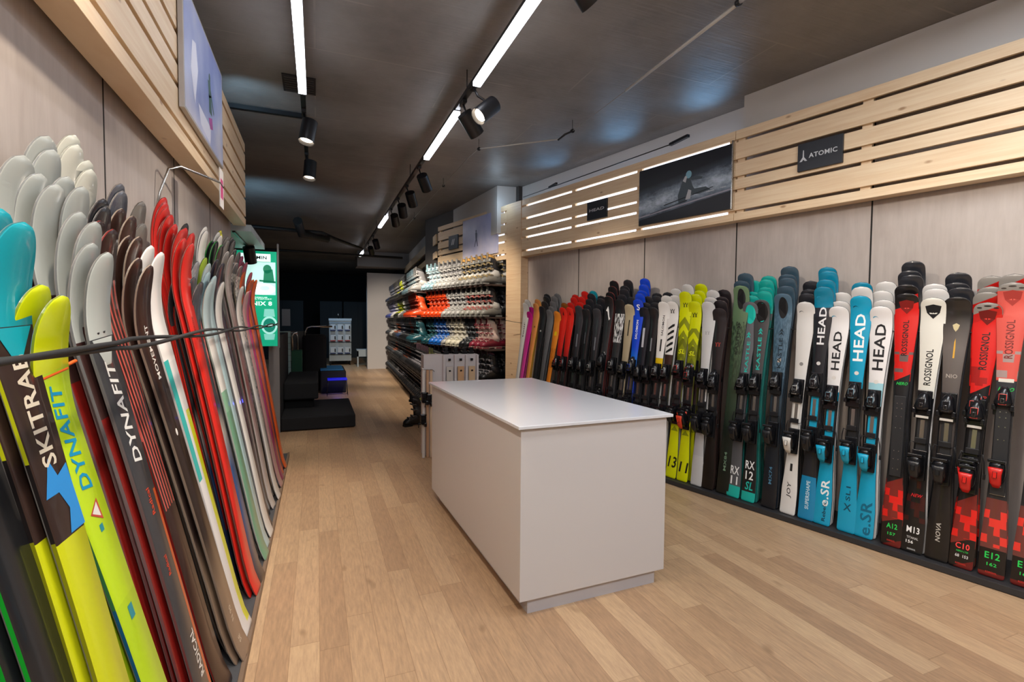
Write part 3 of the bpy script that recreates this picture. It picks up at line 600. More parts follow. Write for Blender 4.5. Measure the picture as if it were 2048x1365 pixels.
# right wall rows: style, s at tail, s at tip, height of the tip, wording, stack behind [(style, count)]
RROW = [
 ('hero_e', -.77, -.80, 1.62, 'red and grey ski cut off by the right edge of the picture', [('hero_e', 2)]),
 ('hero_e', -.644, -.658, 1.64, 'faded red ski with green HERO patch and bare binding plate, marked E12', [('hero_c', 1)]),
 ('hero_c', -.520, -.565, 1.535, 'bright red ski with grey scalloped tip and red heel binding, marked C10', [('hero_c', 3)]),
 ('nova', -.413, -.433, 1.57, 'bronze-grey ski with dark tip and thin gold mark, third from the right', [('darktip', 3)]),
 ('white_r', -.298, -.327, 1.57, 'cream white ski with shield logo and black tail marked M13', [('whitetip', 2)]),
 ('hero_a', -.197, -.196, 1.60, 'red ski with black tip and bare black binding plate, marked A12', [('hero_a', 1), ('darktip', 3)]),
 ('head_w1', -.052, -.067, 1.525, 'white ski with big black letters and blue tail, beside the red A12 ski', [('whitetip', 3)]),
 ('head_b', .046, .048, 1.595, 'solid blue ski with big white letters', [('whitetip', 1), ('bluetip', 1)]),
 ('head_w2', .193, .172, 1.53, 'white ski with black letters, blue tail with white e.SR, left of the blue ski', [('whitetip', 2)]),
 ('head_k', .292, .271, 1.665, 'black ski with blue tip, white letters and blue SUPERSHAPE tail', [('bluetip', 3)]),
 ('joy', .415, .382, 1.565, 'plain white ski with white binding, marked JOY on its tail', [('darktip', 3)]),
 ('mx_blue', .550, .542, 1.63, 'steel-blue ski with oval black tip window', [('kblue', 4)]),
 ('rx12', .705, .700, 1.59, 'dark grey ski with turquoise oval tip, marked RX 12 SL', [('tealt', 4)]),
 ('rx11', .826, .785, 1.575, 'lighter grey ski with turquoise oval tip, marked RX 11', [('tealt', 3)]),
 ('mx_green', .914, .862, 1.705, 'mottled green ski with oval black tip window', [('kblue', 2)]),
 ('black_v', 1.046, 1.045, 1.53, 'black ski with small red double-V mark and dark red sides', [('black_v', 3)]),
 ('white_v', 1.148, 1.145, 1.588, 'white ski with faint double-V mark between black and yellow skis', [('whitetip', 2)]),
 ('yel11', 1.285, 1.275, 1.593, 'neon yellow ski marked 11 near its tail', [('yel11', 3)]),
 ('yel13', 1.400, 1.368, 1.68, 'neon yellow ski marked 13, taller of the two front yellow ones', [('whitetip', 1)]),
 ('chevw', 1.540, 1.498, 1.60, 'white ski with black diagonal chevrons beside the neon yellow skis', [('whitetip', 2)]),
 ('sal_w', 1.650, 1.590, 1.60, 'white ski with vertical black letters and a yellow band', [('whitetip', 1), ('darktip', 1)]),
 ('dark_v', 1.741, 1.711, 1.55, 'narrow black ski just left of the white lettered ski', [('darktip', 3)]),
 ('navy', 1.838, 1.809, 1.552, 'navy black ski with a pale vertical bar', [('darktip', 2)]),
 ('sal_b', 1.936, 1.885, 1.63, 'royal blue ski with a white S on its tip', [('sal_b', 4)]),
 ('beige', 2.060, 1.990, 1.585, 'beige ski with a thin black bar', [('darktip', 1)]),
 ('nordw', 2.190, 2.115, 1.637, 'dark grey ski with jagged white pattern', [('darktip', 4)]),
 ('nordn', 2.338, 2.265, 1.672, 'black ski with white swoosh and dark red sides', [('nordn', 3)]),
 ('grey_k', 2.475, 2.430, 1.55, 'black ski with grey bar, fourth left of the beige ski', [('darktip', 3)]),
 ('plain_k', 2.620, 2.590, 1.552, 'plain black ski with a dim vertical stripe', [('darktip', 3), ('tealtip', 1)]),
 ('grey_k', 2.760, 2.700, 1.585, 'grey and black ski just right of the two bright red skis', [('redtip', 3)]),
 ('atom', 2.930, 2.845, 1.572, 'bright red ski fading to dark, right one of a pair', [('redtip', 3)]),
 ('atom', 3.050, 2.955, 1.572, 'bright red ski fading to dark, left one of a pair', [('browntip', 1)]),
 ('orange', 3.215, 3.053, 1.53, 'orange ski with a yellow strap mark beside the red pair', []),
 ('greytour', 3.337, 3.190, 1.55, 'grey touring ski with plain rounded tip', [('greytour', 4)]),
 ('blacktour', 3.466, 3.330, 1.59, 'black touring ski with a pale round spot', [('blacktour', 3)]),
 ('orange2', 3.600, 3.445, 1.63, 'light orange touring ski with a yellow edge', [('orange2', 1)]),
 ('mag', 3.735, 3.570, 1.53, 'magenta ski near the wooden post', [('mag', 1)]),
 ('whitetour', 3.800, 3.655, 1.64, 'white ski leaning nearest to the wooden post', [('whitetour', 1)]),
]
NUM = {'hero_e': 'red and grey', 'hero_c': 'red scallop-tipped', 'darktip': 'black-tipped', 'whitetip': 'white-tipped', 'hero_a': 'red black-tipped', 'bluetip': 'blue-tipped', 'kblue': 'dark oval-tipped',
       'tealt': 'turquoise-tipped', 'black_v': 'black', 'yel11': 'neon yellow', 'sal_b': 'royal blue', 'nordn': 'black red-sided', 'tealtip': 'teal-tipped', 'redtip': 'red-tipped', 'browntip': 'brown-tipped',
       'greytour': 'grey', 'blacktour': 'black touring', 'orange2': 'light orange', 'mag': 'magenta', 'whitetour': 'white'}
rnd = random.Random(4)
for i, (k, s0, s1, z1, lab, back) in enumerate(RROW):
    b = R(.06, s0, .042); tp = R(.20, s1, z1); L = (tp-b).length
    make_ski(k, L, stand(b, tp, -RD), lab)
    j = 0
    short = lab.split(',')[0].split()[:6]
    while short[-1] in ('and', 'with', 'a', 'of', 'beside', 'its', 'the', 'just', 'by', 'thin', 'small', 'green', 'to', 'blue', 'near', 'left', 'one', 'right', 'nearest', 'leaning', 'cut', 'on', 'oval'): short.pop()
    short = ' '.join(short)
    for bk, n in back:
        for _ in range(n):
            j += 1
            dz = .050*j+rnd.uniform(-.008, .008); ds = rnd.uniform(-.012, .012)+.004*j
            b2 = R(.06+.032*j, s0+ds, .042); t2 = R(min(.20+.030*j, .36), s1+ds, z1+dz)
            L2 = round((t2-b2).length/.03)*.03
            make_ski(bk, L2, stand(b2, t2, -RD), '%s ski stacked behind the %s' % (NUM[bk], short), group='skis stacked behind %s' % short, detail=False)
# ------------------------------------------------------------------ left wall skis
TS = dict(wt=.124, ww=.092, wl=.108, tip=.10, rise=.075, rlen=.30, trise=.02, tlen=.16, th=.011)
def fox(sh):
    d = sh.L-.255
    return [[(-.022, d+.03), (-.010, d+.03), (-.010, d+.026), (-.018, d+.024)], [(.022, d+.03), (.010, d+.03), (.010, d+.026), (.018, d+.024)], [(-.014, d+.008), (-.006, d+.002), (-.012, d-.006)], [(.014, d+.008), (.006, d+.002), (.012, d-.006)], [(-.006, d-.02), (.006, d-.02), (.003, d-.028), (-.003, d-.028)]]
style('teal', [(0, 'c9cf18'), (.597, '33241f'), (.865, '139fae'), (1, '18a7b4')], side=[(0, '8a8c14'), (.60, '1e1a1a'), (.70, 'c9cf18'), (.86, '1b6a74')], shape=TS, texts=[('SKITRAB', .690, .832, .042, 0, 'd8cdb8', True, 0)], polys=[([[(-.04, .655), (-.02, .68), (-.005, .70), (.01, .675), (.045, .685), (.050, .60), (.0, .60), (.018, .63), (.0, .655)]], '2f8fd8'), (lambda sh: [[(-.052, .866*sh.L), (.052, .866*sh.L), (.014, .828*sh.L), (-.014, .828*sh.L)]], '139fae'), (fox, '0c3a44')])
style('neon', [(0, 'b6d81a'), (.5, 'bfe01c'), (.88, 'd3df10'), (1, 'd8e010')], side=[(0, '1d5f8a'), (.5, '3c7a4a'), (.75, '7d8a14')], shape=TS, texts=[('DYNAFIT', .69, .855, .040, 0, '1496c4', True, .25)], polys=[([[(-.022, .655), (.016, .672), (.018, .635)]], 'c04a3a'), ([[(-.014, .655), (.011, .667), (.013, .642)]], 'e8e4de'), ([[(-.008, .46), (.012, .46), (.012, .485), (-.008, .485)], [(-.006, .62), (.008, .62), (.008, .632), (-.006, .632)]], '2a8f9a')])
style('ice', [(0, '3a3b3f'), (.845, 'bcc2bd'), (1, 'c6cbc6')], side=[(0, '7d1a16'), (.80, '6a6d6c')], pat=dict(l=[('side', .02, .56, 'd8571a', .86)]), shape=TS, texts=[('DYNAFIT', .62, .80, .042, 0, 'e8e8e4', True, .25), ('RADICAL', .17, .27, .026, .012, 'e0dcd6', True, 0), ('Radical', .52, .57, .018, 0, 'd0442a', True, 0), ('Radical', .40, .44, .016, -.01, 'd0442a', True, 0)], polys=[(lambda sh: [[(-.052, .846*sh.L), (.052, .846*sh.L), (.014, .800*sh.L), (-.014, .800*sh.L)]], 'bcc2bd'), (fox, '2a2b2d')])
style('iceback', [(0, '7d1a16'), (.70, '3a2422'), (.83, 'a9aeaa'), (1, 'b4bab5')], side=[(0, '8a1d18'), (.76, '77797a')], shape=TS)
style('cream', [(0, 'b9b9ae'), (1, 'cfd0c4')], side='8a8a82', shape=TS)
style('black', [(0, '1b1b1e'), (1, '27272b')], side='3a3434', shape=TS)
style('pattern', [(0, '2a2b30'), (1, '5a5c64')], side='6b6460', pat=dict(soft=1, l=[('noise', .80, .98, '4a4d58', 10)]), shape=TS)
style('greytip', [(0, '3a3836'), (1, '77736e')], side='4a4542', shape=TS)
style('stripe', [(0, '2a1414'), (1, '34221f')], side='7a1a18', pat=dict(l=[('lines', .45, .90, 'c2554c', 5)]), shape=TS, polys=[([[(-.02, .50), (.0, .47), (.012, .50), (.006, .56), (-.008, .56)]], 'c81e34')])
style('brown', [(0, '7d6a58'), (.25, '6a5848'), (.34, '2a1f1b'), (1, '3a2620')], side='8a7a6c', pat=dict(soft=1), shape=TS, texts=[('ALP TRACKS 90', .03, .16, .020, 0, 'c9b9a4', True, 0)])
style('move', [(0, '8a7462'), (.22, '7d6a58'), (.36, '241a18'), (.7, '2a1f1c'), (1, '3b241d')], side='8a7a6c', pat=dict(soft=1), shape=TS, texts=[('MOVEMENT', .745, .865, .024, 0, 'e0dcd6', True, 0), ('SESSION 90', .04, .15, .022, 0, 'c9b9a4', True, 0)], polys=[(lambda sh: [oval(0, .62*sh.L, .008, .014)], 'e0dcd6')])
style('turq', [(0, 'd9d7d6'), (.45, 'dbd9d8'), (.74, 'e6e4e2'), (1, 'e8e6e4')], side='d9d7d6', pat=dict(l=[('side', .45, .75, '38a9a4', -.35), ('side', .02, .62, 'd6dc1e', .62)]), shape=TS)
style('yellow', [(0, 'd8d81e'), (1, 'c9c41c')], side='3a3a1c', shape=TS)
style('red', [(0, 'd8281f'), (.7, 'd62a24'), (1, 'cf3a3c')], side='8a2a20', shape=TS, texts=[('FREERIDE', .74, .80, .02, 0, '8a1a18', True, 0)])
style('white', [(0, 'd9d7d2'), (1, 'e4e2dd')], side='77757a', shape=TS)
style('clear', [(0, '5a5b60'), (1, '8a8c90')], side='3a3a3e', shape=TS, pat=dict(soft=1, l=[('noise', .7, 1, 'a9abb0', 14)]))
style('darkgrey', [(0, '3a2f2c'), (.30, '34578a'), (.40, '34578a'), (.52, 'b9b4ac'), (.60, '3a3b3f'), (1, '4a4b50')], side='2a2a2e', pat=dict(soft=1), shape=TS)
style('lime', [(0, '7d9a3a'), (1, 'a6c23e')], side='4a5a24', shape=TS)
style('mint', [(0, '6f9f82'), (.55, '86b496'), (.62, 'dedcd6'), (.8, 'b4cace'), (1, 'bcd2d6')], side='a9b6ae', shape=TS)
style('lblue', [(0, 'a9c6cc'), (1, 'b8d4da')], side='8fa4aa', shape=TS)
style('greenedge', [(0, '17181b'), (1, '1e2023')], side='17a82c', shape=TS)
style('navy2', [(0, '1d2030'), (.4, '4a3440'), (1, '2c2e3a')], side='5a4a50', shape=TS, pat=dict(soft=1))
style('grey', [(0, '4a4846'), (1, '73706e')], side='3a3836', shape=TS)
style('silver', [(0, 'c4c1bd'), (.5, '7a4a4a'), (1, '8a8886')], side='cbbdb8', shape=TS, pat=dict(soft=1))
style('mixed', [(0, 'b0aca8'), (.5, '3a3a42'), (1, '5a5a5e')], side='8a7a78', shape=TS, pat=dict(soft=1, l=[('noise', .3, .95, 'c4c0ba', 16)]))
style('magenta', [(0, '8a2a5a'), (1, 'c23a7a')], side='a83a6a', shape=TS)
style('pink', [(0, '9a5a6a'), (1, 'c25a78')], side='7a3a4a', shape=TS)
style('blush', [(0, 'b08a86'), (1, 'c9989a')], side='9a7a78', shape=TS)
style('orangel', [(0, 'd8571a'), (1, 'ee6a2c')], side='8a3a14', shape=TS)
style('blackp', [(0, '141416'), (1, '18181a')], side='141416', shape=TS)
style('greyedge', [(0, '1a1a1c'), (1, '1c1c1f')], side='9a9c9e', shape=TS, texts=[('FREERIDE', .25, .36, .012, -.03, '8a8c8e', True, 0)])
LROW = [('teal', 1.20, 1.57, .53, 2), ('neon', 1.28, 1.44, .51, 2), ('ice', 1.59, 1.57, .53, 2), ('ice', 1.61, 1.65, .56, 2), ('ice', 1.66, 1.74, .60, 2), ('ice', 1.57, 1.72, .62, 2), ('ice', 1.63, 1.83, .65, 3), ('ice', 1.50, 1.76, .66, 2),
 ('cream', 1.77, 1.89, .68, 2), ('cream', 1.87, 1.83, .67, 3), ('black', 1.97, 1.75, .67, 2), ('pattern', 2.13, 1.83, .65, 3), ('greytip', 2.34, 1.84, .67, 2), ('stripe', 1.80, 1.65, .58, 2), ('brown', 2.11, 1.75, .62, 2), ('greytip', 2.35, 1.75, .65, 2),
 ('brown', 2.03, 1.66, .58, 2), ('move', 1.94, 1.57, .53, 2), ('turq', 2.13, 1.64, .545, 2), ('red', 2.66, 1.92, .68, 2), ('red', 2.70, 1.87, .64, 4), ('black', 3.05, 1.88, .68, 1), ('red', 2.72, 1.81, .60, 3), ('red', 2.82, 1.81, .58, 2), ('red', 2.60, 1.73, .54, 2),
 ('white', 3.54, 1.94, .68, 2), ('clear', 2.96, 1.69, .59, 2), ('darkgrey', 2.72, 1.57, .53, 4), ('lime', 3.34, 1.74, .62, 1), ('mint', 3.26, 1.71, .59, 1), ('lblue', 3.12, 1.63, .54, 2), ('yellow', 4.05, 2.00, .67, 2), ('white', 3.98, 1.97, .64, 2), ('greenedge', 3.70, 1.87, .59, 3),
 ('navy2', 3.45, 1.73, .55, 2), ('grey', 4.35, 2.00, .66, 2), ('grey', 4.6, 2.03, .64, 2), ('silver', 3.90, 1.84, .56, 3), ('mixed', 4.55, 1.94, .60, 2), ('mixed', 4.25, 1.79, .55, 3), ('magenta', 4.98, 1.94, .63, 2), ('pink', 4.92, 1.88, .59, 2), ('pink', 4.98, 1.80, .56, 1),
 ('orangel', 4.70, 1.78, .58, 2), ('blush', 4.45, 1.61, .53, 1), ('orangel', 4.83, 1.73, .55, 1), ('orangel', 5.06, 1.74, .53, 2),
 ('white', 3.32, 1.60, .53, 1), ('mint', 2.98, 1.58, .53, 1), ('white', 4.12, 1.64, .53, 1), ('magenta', 4.66, 1.62, .535, 1), ('greenedge', 1.10, 1.56, .575, 2), ('greyedge', 1.01, 1.56, .625, 2), ('blackp', .62, 1.56, .66, 1)]
LN = dict(teal='teal-tipped brown and yellow ski', neon='neon yellow-green ski with blue letters', ice='charcoal touring ski with pale grey tip', cream='cream-tipped ski', black='black ski', pattern='speckled dark grey ski', greytip='warm grey-tipped ski',
 stripe='dark ski with red diagonal stripes', brown='brown-black ski', move='black ski with white lettering and tan tail', turq='white ski with turquoise and yellow edges', red='bright red freeride ski', white='white ski', clear='plastic-wrapped grey ski', darkgrey='grey and blue ski',
 lime='lime ski', mint='mint green ski', lblue='pale ice-blue ski', yellow='yellow ski', greenedge='black ski with bright green edges', navy2='dark purple-navy ski', grey='grey ski', silver='silver and maroon ski', mixed='mottled black and white ski', magenta='magenta ski', pink='dusty pink ski', orangel='orange ski', blush='blush pink ski', greyedge='black ski with grey edges', blackp='plain black ski')
spot_words = ['front row', 'second row', 'third row', 'row by the wall']
TILT = ((0, .05), (1.0, .05), (1.2, .06), (1.28, .20), (1.6, .15), (1.94, .28), (2.13, .26), (2.6, .12), (3.15, .12), (4, 0), (5, -.12), (6, -.12))
for key, y, z, x, n in LROW:
    depth = max(0, x-.53)
    row = 0 if depth < .03 else 1 if depth < .07 else 2 if depth < .12 else 3
    end = 'near end' if y < 1.45 else 'near third' if y < 2.5 else 'middle' if y < 3.7 else 'far end'
    for j in range(n):
        ty = next(t0+(t1-t0)*(y-y0)/(y1-y0) for (y0, t0), (y1, t1) in zip(TILT, TILT[1:]) if y0 <= y <= y1)
        xb = -.297-depth*.75-.026*j; yy = y-.012*j; zt = z+.015*j
        xt = min(x+.026*j, .672)
        b = Vector((xb, yy+ty, .037)); tp = Vector((-xt-.055, yy, zt+.02))
        if tp.x < -.705: tp.x = -.705
        L = round((tp-b).length/.02)*.02
        lab = '%s, left rack, %s, %s' % (LN[key], spot_words[row], end)
        if j: lab = '%s behind its twin, left rack, %s' % (LN[key], end)
        kk = 'iceback' if (key == 'ice' and (j or row)) else key
        M = stand(b, tp, Vector((.10, 1, 0)))
        g = 'left wall skis: '+LN[key]
        o = make_ski(kk, L, M, lab, group=g, detail=(row == 0 and j == 0) or kk in ('neon', 'greyedge'))
        if key == 'neon' and j == 0: NEON = (M, L)
# ------------------------------------------------------------------ tracks and spots
def track(label, x, y0, y1, lits, hang):
    r = thing('track_light_rail', label, 'track light', (x, y0, 3.06))
    q = MB(); q.span((-.018, 0, 0), (.018, y1-y0, .035)); q.obj('rail', BLACK, r)
    for a, b in lits:
        q = MB(); q.span((-.026, a-y0, -.035), (.026, b-y0, -.002)); q.span((-.028, a-y0-.01, -.004), (.028, b-y0+.01, .012), mi=1); q.obj('led_tube', [LED, BLACK], r)
    for y in hang:
        q = MB(); q.cyl((0, y-y0, .035), (0, y-y0, .19), .004, n=6); q.obj('hanger', BLACK, r)
track('long black track light down the middle of the shop ceiling', 1.045, -2.6, 14.3, ((-2.4, 3.36), (3.88, 5.06), (8.15, 9.1), (12.6, 13.4)), (-1, 1.2, 3.6, 6, 9.6, 12))
track('shorter black track light nearer the left wall', -.085, -2.6, 5.75, ((-2.4, 3.95),), (-1, 1.2, 4.1, 5.6))
def spot(label, tx, y, aim, power=None, z=2.90, side=.06, lens=True, group='black ceiling spotlights', size=62, col=(1, .86, .70), ztr=3.06):
    p = Vector((tx+side, y, z)); d = (Vector(aim)-p).normalized()
    r = thing('spotlight', label, 'spotlight', p, group=group)
    q = MB(); q.box((-side, 0, ztr-z-.012), (.016, .05, .012), bev=.002); q.obj('track_adapter', BLACK, r)
    q = MB(); q.tube([(-side, 0, ztr-z-.02), (-side*.7, 0, .09), (-side*.2, 0, .07), (0, 0, .03)], .008, 6); q.obj('arm', BLACK, r)
    q = MB(); a, b = -d*.09, d*.09; q.cyl(a, b, .060, n=24, cap=False); q.cyl(a-d*.0, a+d*.004, .0585, n=24); q.cyl(b-d*.03, b-d*.002, .052, .059, n=24, cap=False); q.obj('can', BLACK, r)
    q = MB(); q.cyl(b-d*.030, b-d*.022, .046, n=20); q.obj('lens', SPOTLENS, r)
    lamp('spot_lamp', 'SPOT', b-d*.010, power or SPOT, col, None, r, spot_size=math.radians(size), spot_blend=.7, shadow_soft_size=.04).rotation_euler = d.to_track_quat('-Z', 'Y').to_euler()
spot('black spotlight turned toward the left wall, nearest on the middle track', 1.045, 3.42, (-.7, 3.0, 1.2), z=2.90, side=.09)
spot('black spotlight turned to the right, second on the middle track', 1.045, 3.70, (2.9, 4.6, 1.1), z=2.90)
for i, (y, aim) in enumerate(((5.45, (2.2, 6.9, 1.3)), (6.25, (1.9, 7.6, 1.2)), (6.95, (1.7, 8.6, 1.2)), (7.65, (1.75, 9.6, 1.2)), (10.2, (1.8, 11.5, 1.2)), (11.2, (1.7, 13, 1.4)))):
    spot(('black spotlight aimed at the boot shelves, %s' % ('nearest', 'second', 'third', 'fourth', 'fifth', 'farthest')[i])+' of its row', 1.045, y, aim, SPOT*(1.5 if i < 4 else 2.6), size=75)
spot('black spotlight hanging under the end of the left glowing tube', -.085, 4.35, (-.55, 3.9, 0), SPOT*1.1, z=2.90, side=.03)
spot('black spotlight farther along the left track', -.085, 5.45, (-.3, 5.0, 0), SPOT*.9, z=2.90, side=.03)
lamp('bench_fill', 'SPOT', (-.06, 5.8, 3.0), 60, (1, .9, .8), (-.5, 6.7, .6), spot_size=math.radians(50), spot_blend=.8, shadow_soft_size=.05)  # lamp added without a fixture to brighten the bench back panel
for i, (x, y, aim) in enumerate(((1.045, .9, (3.4, 1.1, 1.3)), (1.045, -.6, (3.6, .2, 1.3)), (-.085, .9, (-.7, 1.6, 1.5)), (-.085, -.2, (-.7, 1.0, 1.5)), (-.085, 1.9, (.2, 2.6, 0)), (1.045, 2.0, (3.2, 2.4, 1.2)))):
    spot('black ceiling spotlight above and behind the camera position', x, y, aim, SPOT*(.95, .9, 1.05, 1.05, 1.0, .6)[i], size=75)
spot('small black spotlight on the pale soffit over the green poster', -.70, 6.14, (-.62, 6.5, 1.4), 3, z=2.10, side=.02, ztr=2.20)
o = thing('soffit_track', 'thin black track under the pale soffit beyond the left rack', 'track light', (-.70, 5.16, 2.185)); q = MB(); q.span((-.012, 0, 0), (.012, 1.15, .014)); q.obj('rail', BLACK, o)
for s, e in ((1.30, 20), (2.27, 20), (3.35, 18)):
    lamp('cool_fill', 'SPOT', R(.42, s, 2.985), e, (.25, .58, 1), R(-.25, s, 3.25), spot_size=math.radians(120), spot_blend=1, shadow_soft_size=.32)  # added lamps that make the blue patches on the ceiling
lamp('rear_cool_fill', 'SPOT', (-.9, 7.4, 2.5), 40, (.4, .72, 1), (-.55, 8.4, 3.25), spot_size=math.radians(120), spot_blend=1, shadow_soft_size=.2)  # added lamp, no fixture, tints the rear left ceiling
lamp('cool_fill', 'POINT', (2.22, 6.25, 2.98), 2.2, (.6, .8, 1), shadow_soft_size=.08)  # added lamp to brighten the white column block
lamp('cool_fill', 'SPOT', (-.66, 4.2, 2.97), 18, (.45, .75, 1), (-.1, 5.6, 3.25), spot_size=math.radians(100), spot_blend=1, shadow_soft_size=.05)  # added lamp that cools the ceiling on the left
lamp('blue_stool_light', 'POINT', (.35, 9.75, .25), .6, (.1, .12, 1), shadow_soft_size=.05)
lamp('stand_fill', 'AREA', (.4, 15.2, 2.6), 16, (.5, .75, 1), (.5, 16.4, .2), shape='RECTANGLE', size=.8, size_y=.6)  # added lamp for bluish light on the package stand, no window here
# ------------------------------------------------------------------ signs and posters
SIGN = mat('sign_charcoal', '20242c', .45); SW = mat('sign_white', 'c9ccd0', .5)
def rsign(name, label, cat, s0, s1, z0, z1, m, th=.02, wd=.30):
    r = thing(name, label, cat, M=RM @ Matrix.Translation((wd-th-.001, 0, 0)))
    q = MB(); q.span((0, s0, z0), (th, s1, z1), bev=.001); q.obj('panel', m, r); return r
TR = lambda s, z, off=-.0012: Matrix.Translation((off, s, z)) @ Matrix(((0, 0, -1, 0), (-1, 0, 0, 0), (0, 1, 0, 0), (0, 0, 0, 1)))
def rpoly(name, P, m, parent, off=-.0014):
    q = MB()
    for p in P: q.poly([(off, s, z) for s, z in p])
    return q.obj(name, m, parent)
r = rsign('brand_sign', 'dark sign with a white A-shaped mark and wide letters on the near slats', 'sign', .228, .522, 2.508, 2.705, SIGN)
flat_text('ATOMIC', TR(.445, 2.59), .185, .034, SW, r)
rpoly('logo_mark', [[(.508, 2.575), (.492, 2.575), (.481, 2.588), (.470, 2.575), (.455, 2.575), (.477, 2.605), (.479, 2.655), (.485, 2.655), (.487, 2.605)]], SW, r)
r = rsign('brand_sign', 'dark square sign with four white letters on the backlit slats', 'sign', 2.425, 2.715, 2.50, 2.695, SIGN)
flat_text('HEAD', TR(2.68, 2.585), .22, .030, SW, r, shear=.1)
SNOWP, t = pmat('night_race_print', .35)
tc = t.n('TexCoord').outputs['Object']; sp = t.n('SeparateXYZ'); t.l(tc, sp.inputs[0])
zz = t.math('ADD', sp.outputs[2], t.math('MULTIPLY', sp.outputs[1], .10)); nz = t.noise(t.mapping(tc, (1, 2, 4)), 4, 6, .7)
f = t.math('SUBTRACT', 1.0, t.math('MULTIPLY', t.math('ABSOLUTE', t.math('SUBTRACT', zz, 2.70)), 5.5)); f = t.math('MULTIPLY', t.math('MAXIMUM', f, 0.0), t.math('MULTIPLY', nz, 1.5))
f = t.math('MULTIPLY', f, t.math('GREATER_THAN', zz, 2.585))
t.l(t.ramp(f, [(0, '11131c'), (.25, '36404c'), (.5, '7d8b9a'), (.8, 'b9c6d4')]), t.b.inputs['Base Color'])
r = rsign('race_poster', 'large dark night poster of a crouching ski racer on the right wall slats', 'poster', 1.04, 1.995, 2.335, 2.862, SNOWP)
rpoly('snow_edge', [[(1.99, 2.405), (1.99, 2.42), (1.04, 2.50), (1.04, 2.488)]], mat('ink_snow', '9a97a4', .5), r, -.0016)
rpoly('racer', [[(1.52, 2.62), (1.50, 2.67), (1.46, 2.69), (1.42, 2.66), (1.40, 2.60), (1.38, 2.57), (1.27, 2.565), (1.22, 2.53), (1.33, 2.515), (1.44, 2.53), (1.47, 2.47), (1.54, 2.465), (1.55, 2.54)], [(1.43, 2.675), (1.35, 2.675), (1.30, 2.655), (1.31, 2.64), (1.41, 2.65)]], mat('ink_suit', '46525a', .5), r, -.0018)
rpoly('helmet', [oval(1.44, 2.705, .030, .034)], mat('ink_helmet', '7fb0c4', .4), r, -.0022)
rpoly('race_ski', [[(1.86, 2.425), (1.86, 2.43), (1.45, 2.485), (1.45, 2.478)], [(1.70, 2.475), (1.20, 2.545), (1.20, 2.551), (1.70, 2.484)]], mat('ink_ski', '10131a', .5), r, -.0022)
rpoly('boot', [[(1.47, 2.49), (1.42, 2.49), (1.41, 2.56), (1.44, 2.575)], [(1.50, 2.66), (1.47, 2.64), (1.455, 2.69), (1.475, 2.70)]], mat('ink_boot', 'b9bcc0', .5), r, -.0024)
flat_text('HEAD', TR(1.26, 2.512), .07, .012, SW, r); flat_text('HEAD', TR(1.13, 2.52), .05, .010, SW, r)
q = MB(); q.span((-.002, 1.028, 2.33), (.018, 1.039, 2.885)); q.obj('frame_edge', CHROME, r)
SKYP, t = pmat('pale_sky_print', .35)
tc = t.n('TexCoord').outputs['Object']; nz = t.noise(t.mapping(tc, (2, 2, 2)), 1.6, 3)
sp = t.n('SeparateXYZ'); t.l(tc, sp.inputs[0])
t.l(t.ramp(t.math('ADD', t.math('MULTIPLY', nz, .7), t.math('MULTIPLY', t.math('SUBTRACT', sp.outputs[2], 2.4), .45)), [(.25, 'd6d4ea'), (.7, '9aa2d4'), (.45, 'bcc0e4')]), t.b.inputs['Base Color'])
r = rsign('walker_poster', 'pale violet-blue poster of a lone walking figure above the boot shelves', 'poster', 4.47, 5.43, 2.34, 2.92, SKYP)
FIG = mat('ink_figure', '555f86', .5)
rpoly('figure', [oval(5.035, 2.715, .016, .022), [(5.06, 2.69), (5.03, 2.70), (5.00, 2.68), (5.01, 2.60), (5.05, 2.60)], [(5.045, 2.605), (5.02, 2.605), (5.07, 2.49), (5.09, 2.49)], [(5.04, 2.605), (5.01, 2.605), (4.98, 2.49), (5.0, 2.49)]], FIG, r)
r = rsign('brand_sign', 'small dark square sign with a white slanted mark over the boots', 'sign', 5.59, 5.885, 2.535, 2.75, mat('sign_slate', '39434f', .5))
rpoly('logo_mark', [[(5.80, 2.60), (5.77, 2.60), (5.73, 2.69), (5.76, 2.69)], [(5.75, 2.60), (5.72, 2.60), (5.68, 2.69), (5.71, 2.69)]], SW, r)
# left wall poster
r = thing('jumper_poster', 'pale blue poster of a snowboarder in the air on the left wall slats', 'poster', (-.586, 2.735, 2.38))
q = MB(); q.span((0, 0, 0), (.022, 1.02, .60), bev=.001); q.obj('panel', mat('poster_frame', 'b9b4b0', .4), r)
SKY2, t = pmat('powder_sky_print', .3)
tc = t.n('TexCoord').outputs['Object']; nz = t.noise(tc, 2.4, 3); sp = t.n('SeparateXYZ'); t.l(tc, sp.inputs[0])
t.l(t.ramp(t.math('ADD', t.math('MULTIPLY', nz, .8), t.math('MULTIPLY', sp.outputs[2], .35)), [(.32, 'e2e3f2'), (.66, '8f9fd8'), (.5, 'b9c4ea')]), t.b.inputs['Base Color'])
q = MB(); q.poly([(.0225, .012, .012), (.0225, 1.008, .012), (.0225, 1.008, .588), (.0225, .012, .588)]); q.obj('print', SKY2, r)
def lpoly(name, P, m, off=.0232):
    q = MB()
    for p in P: q.poly([(off, y, z) for y, z in p])
    return q.obj(name, m, r)
lpoly('snow_plume', [[(.22, .10), (.30, .30), (.26, .42), (.18, .40), (.14, .25)], [(.35, .05), (.6, .02), (.62, .12), (.30, .14)]], mat('ink_plume', 'e6e8f6', .5), .0228)
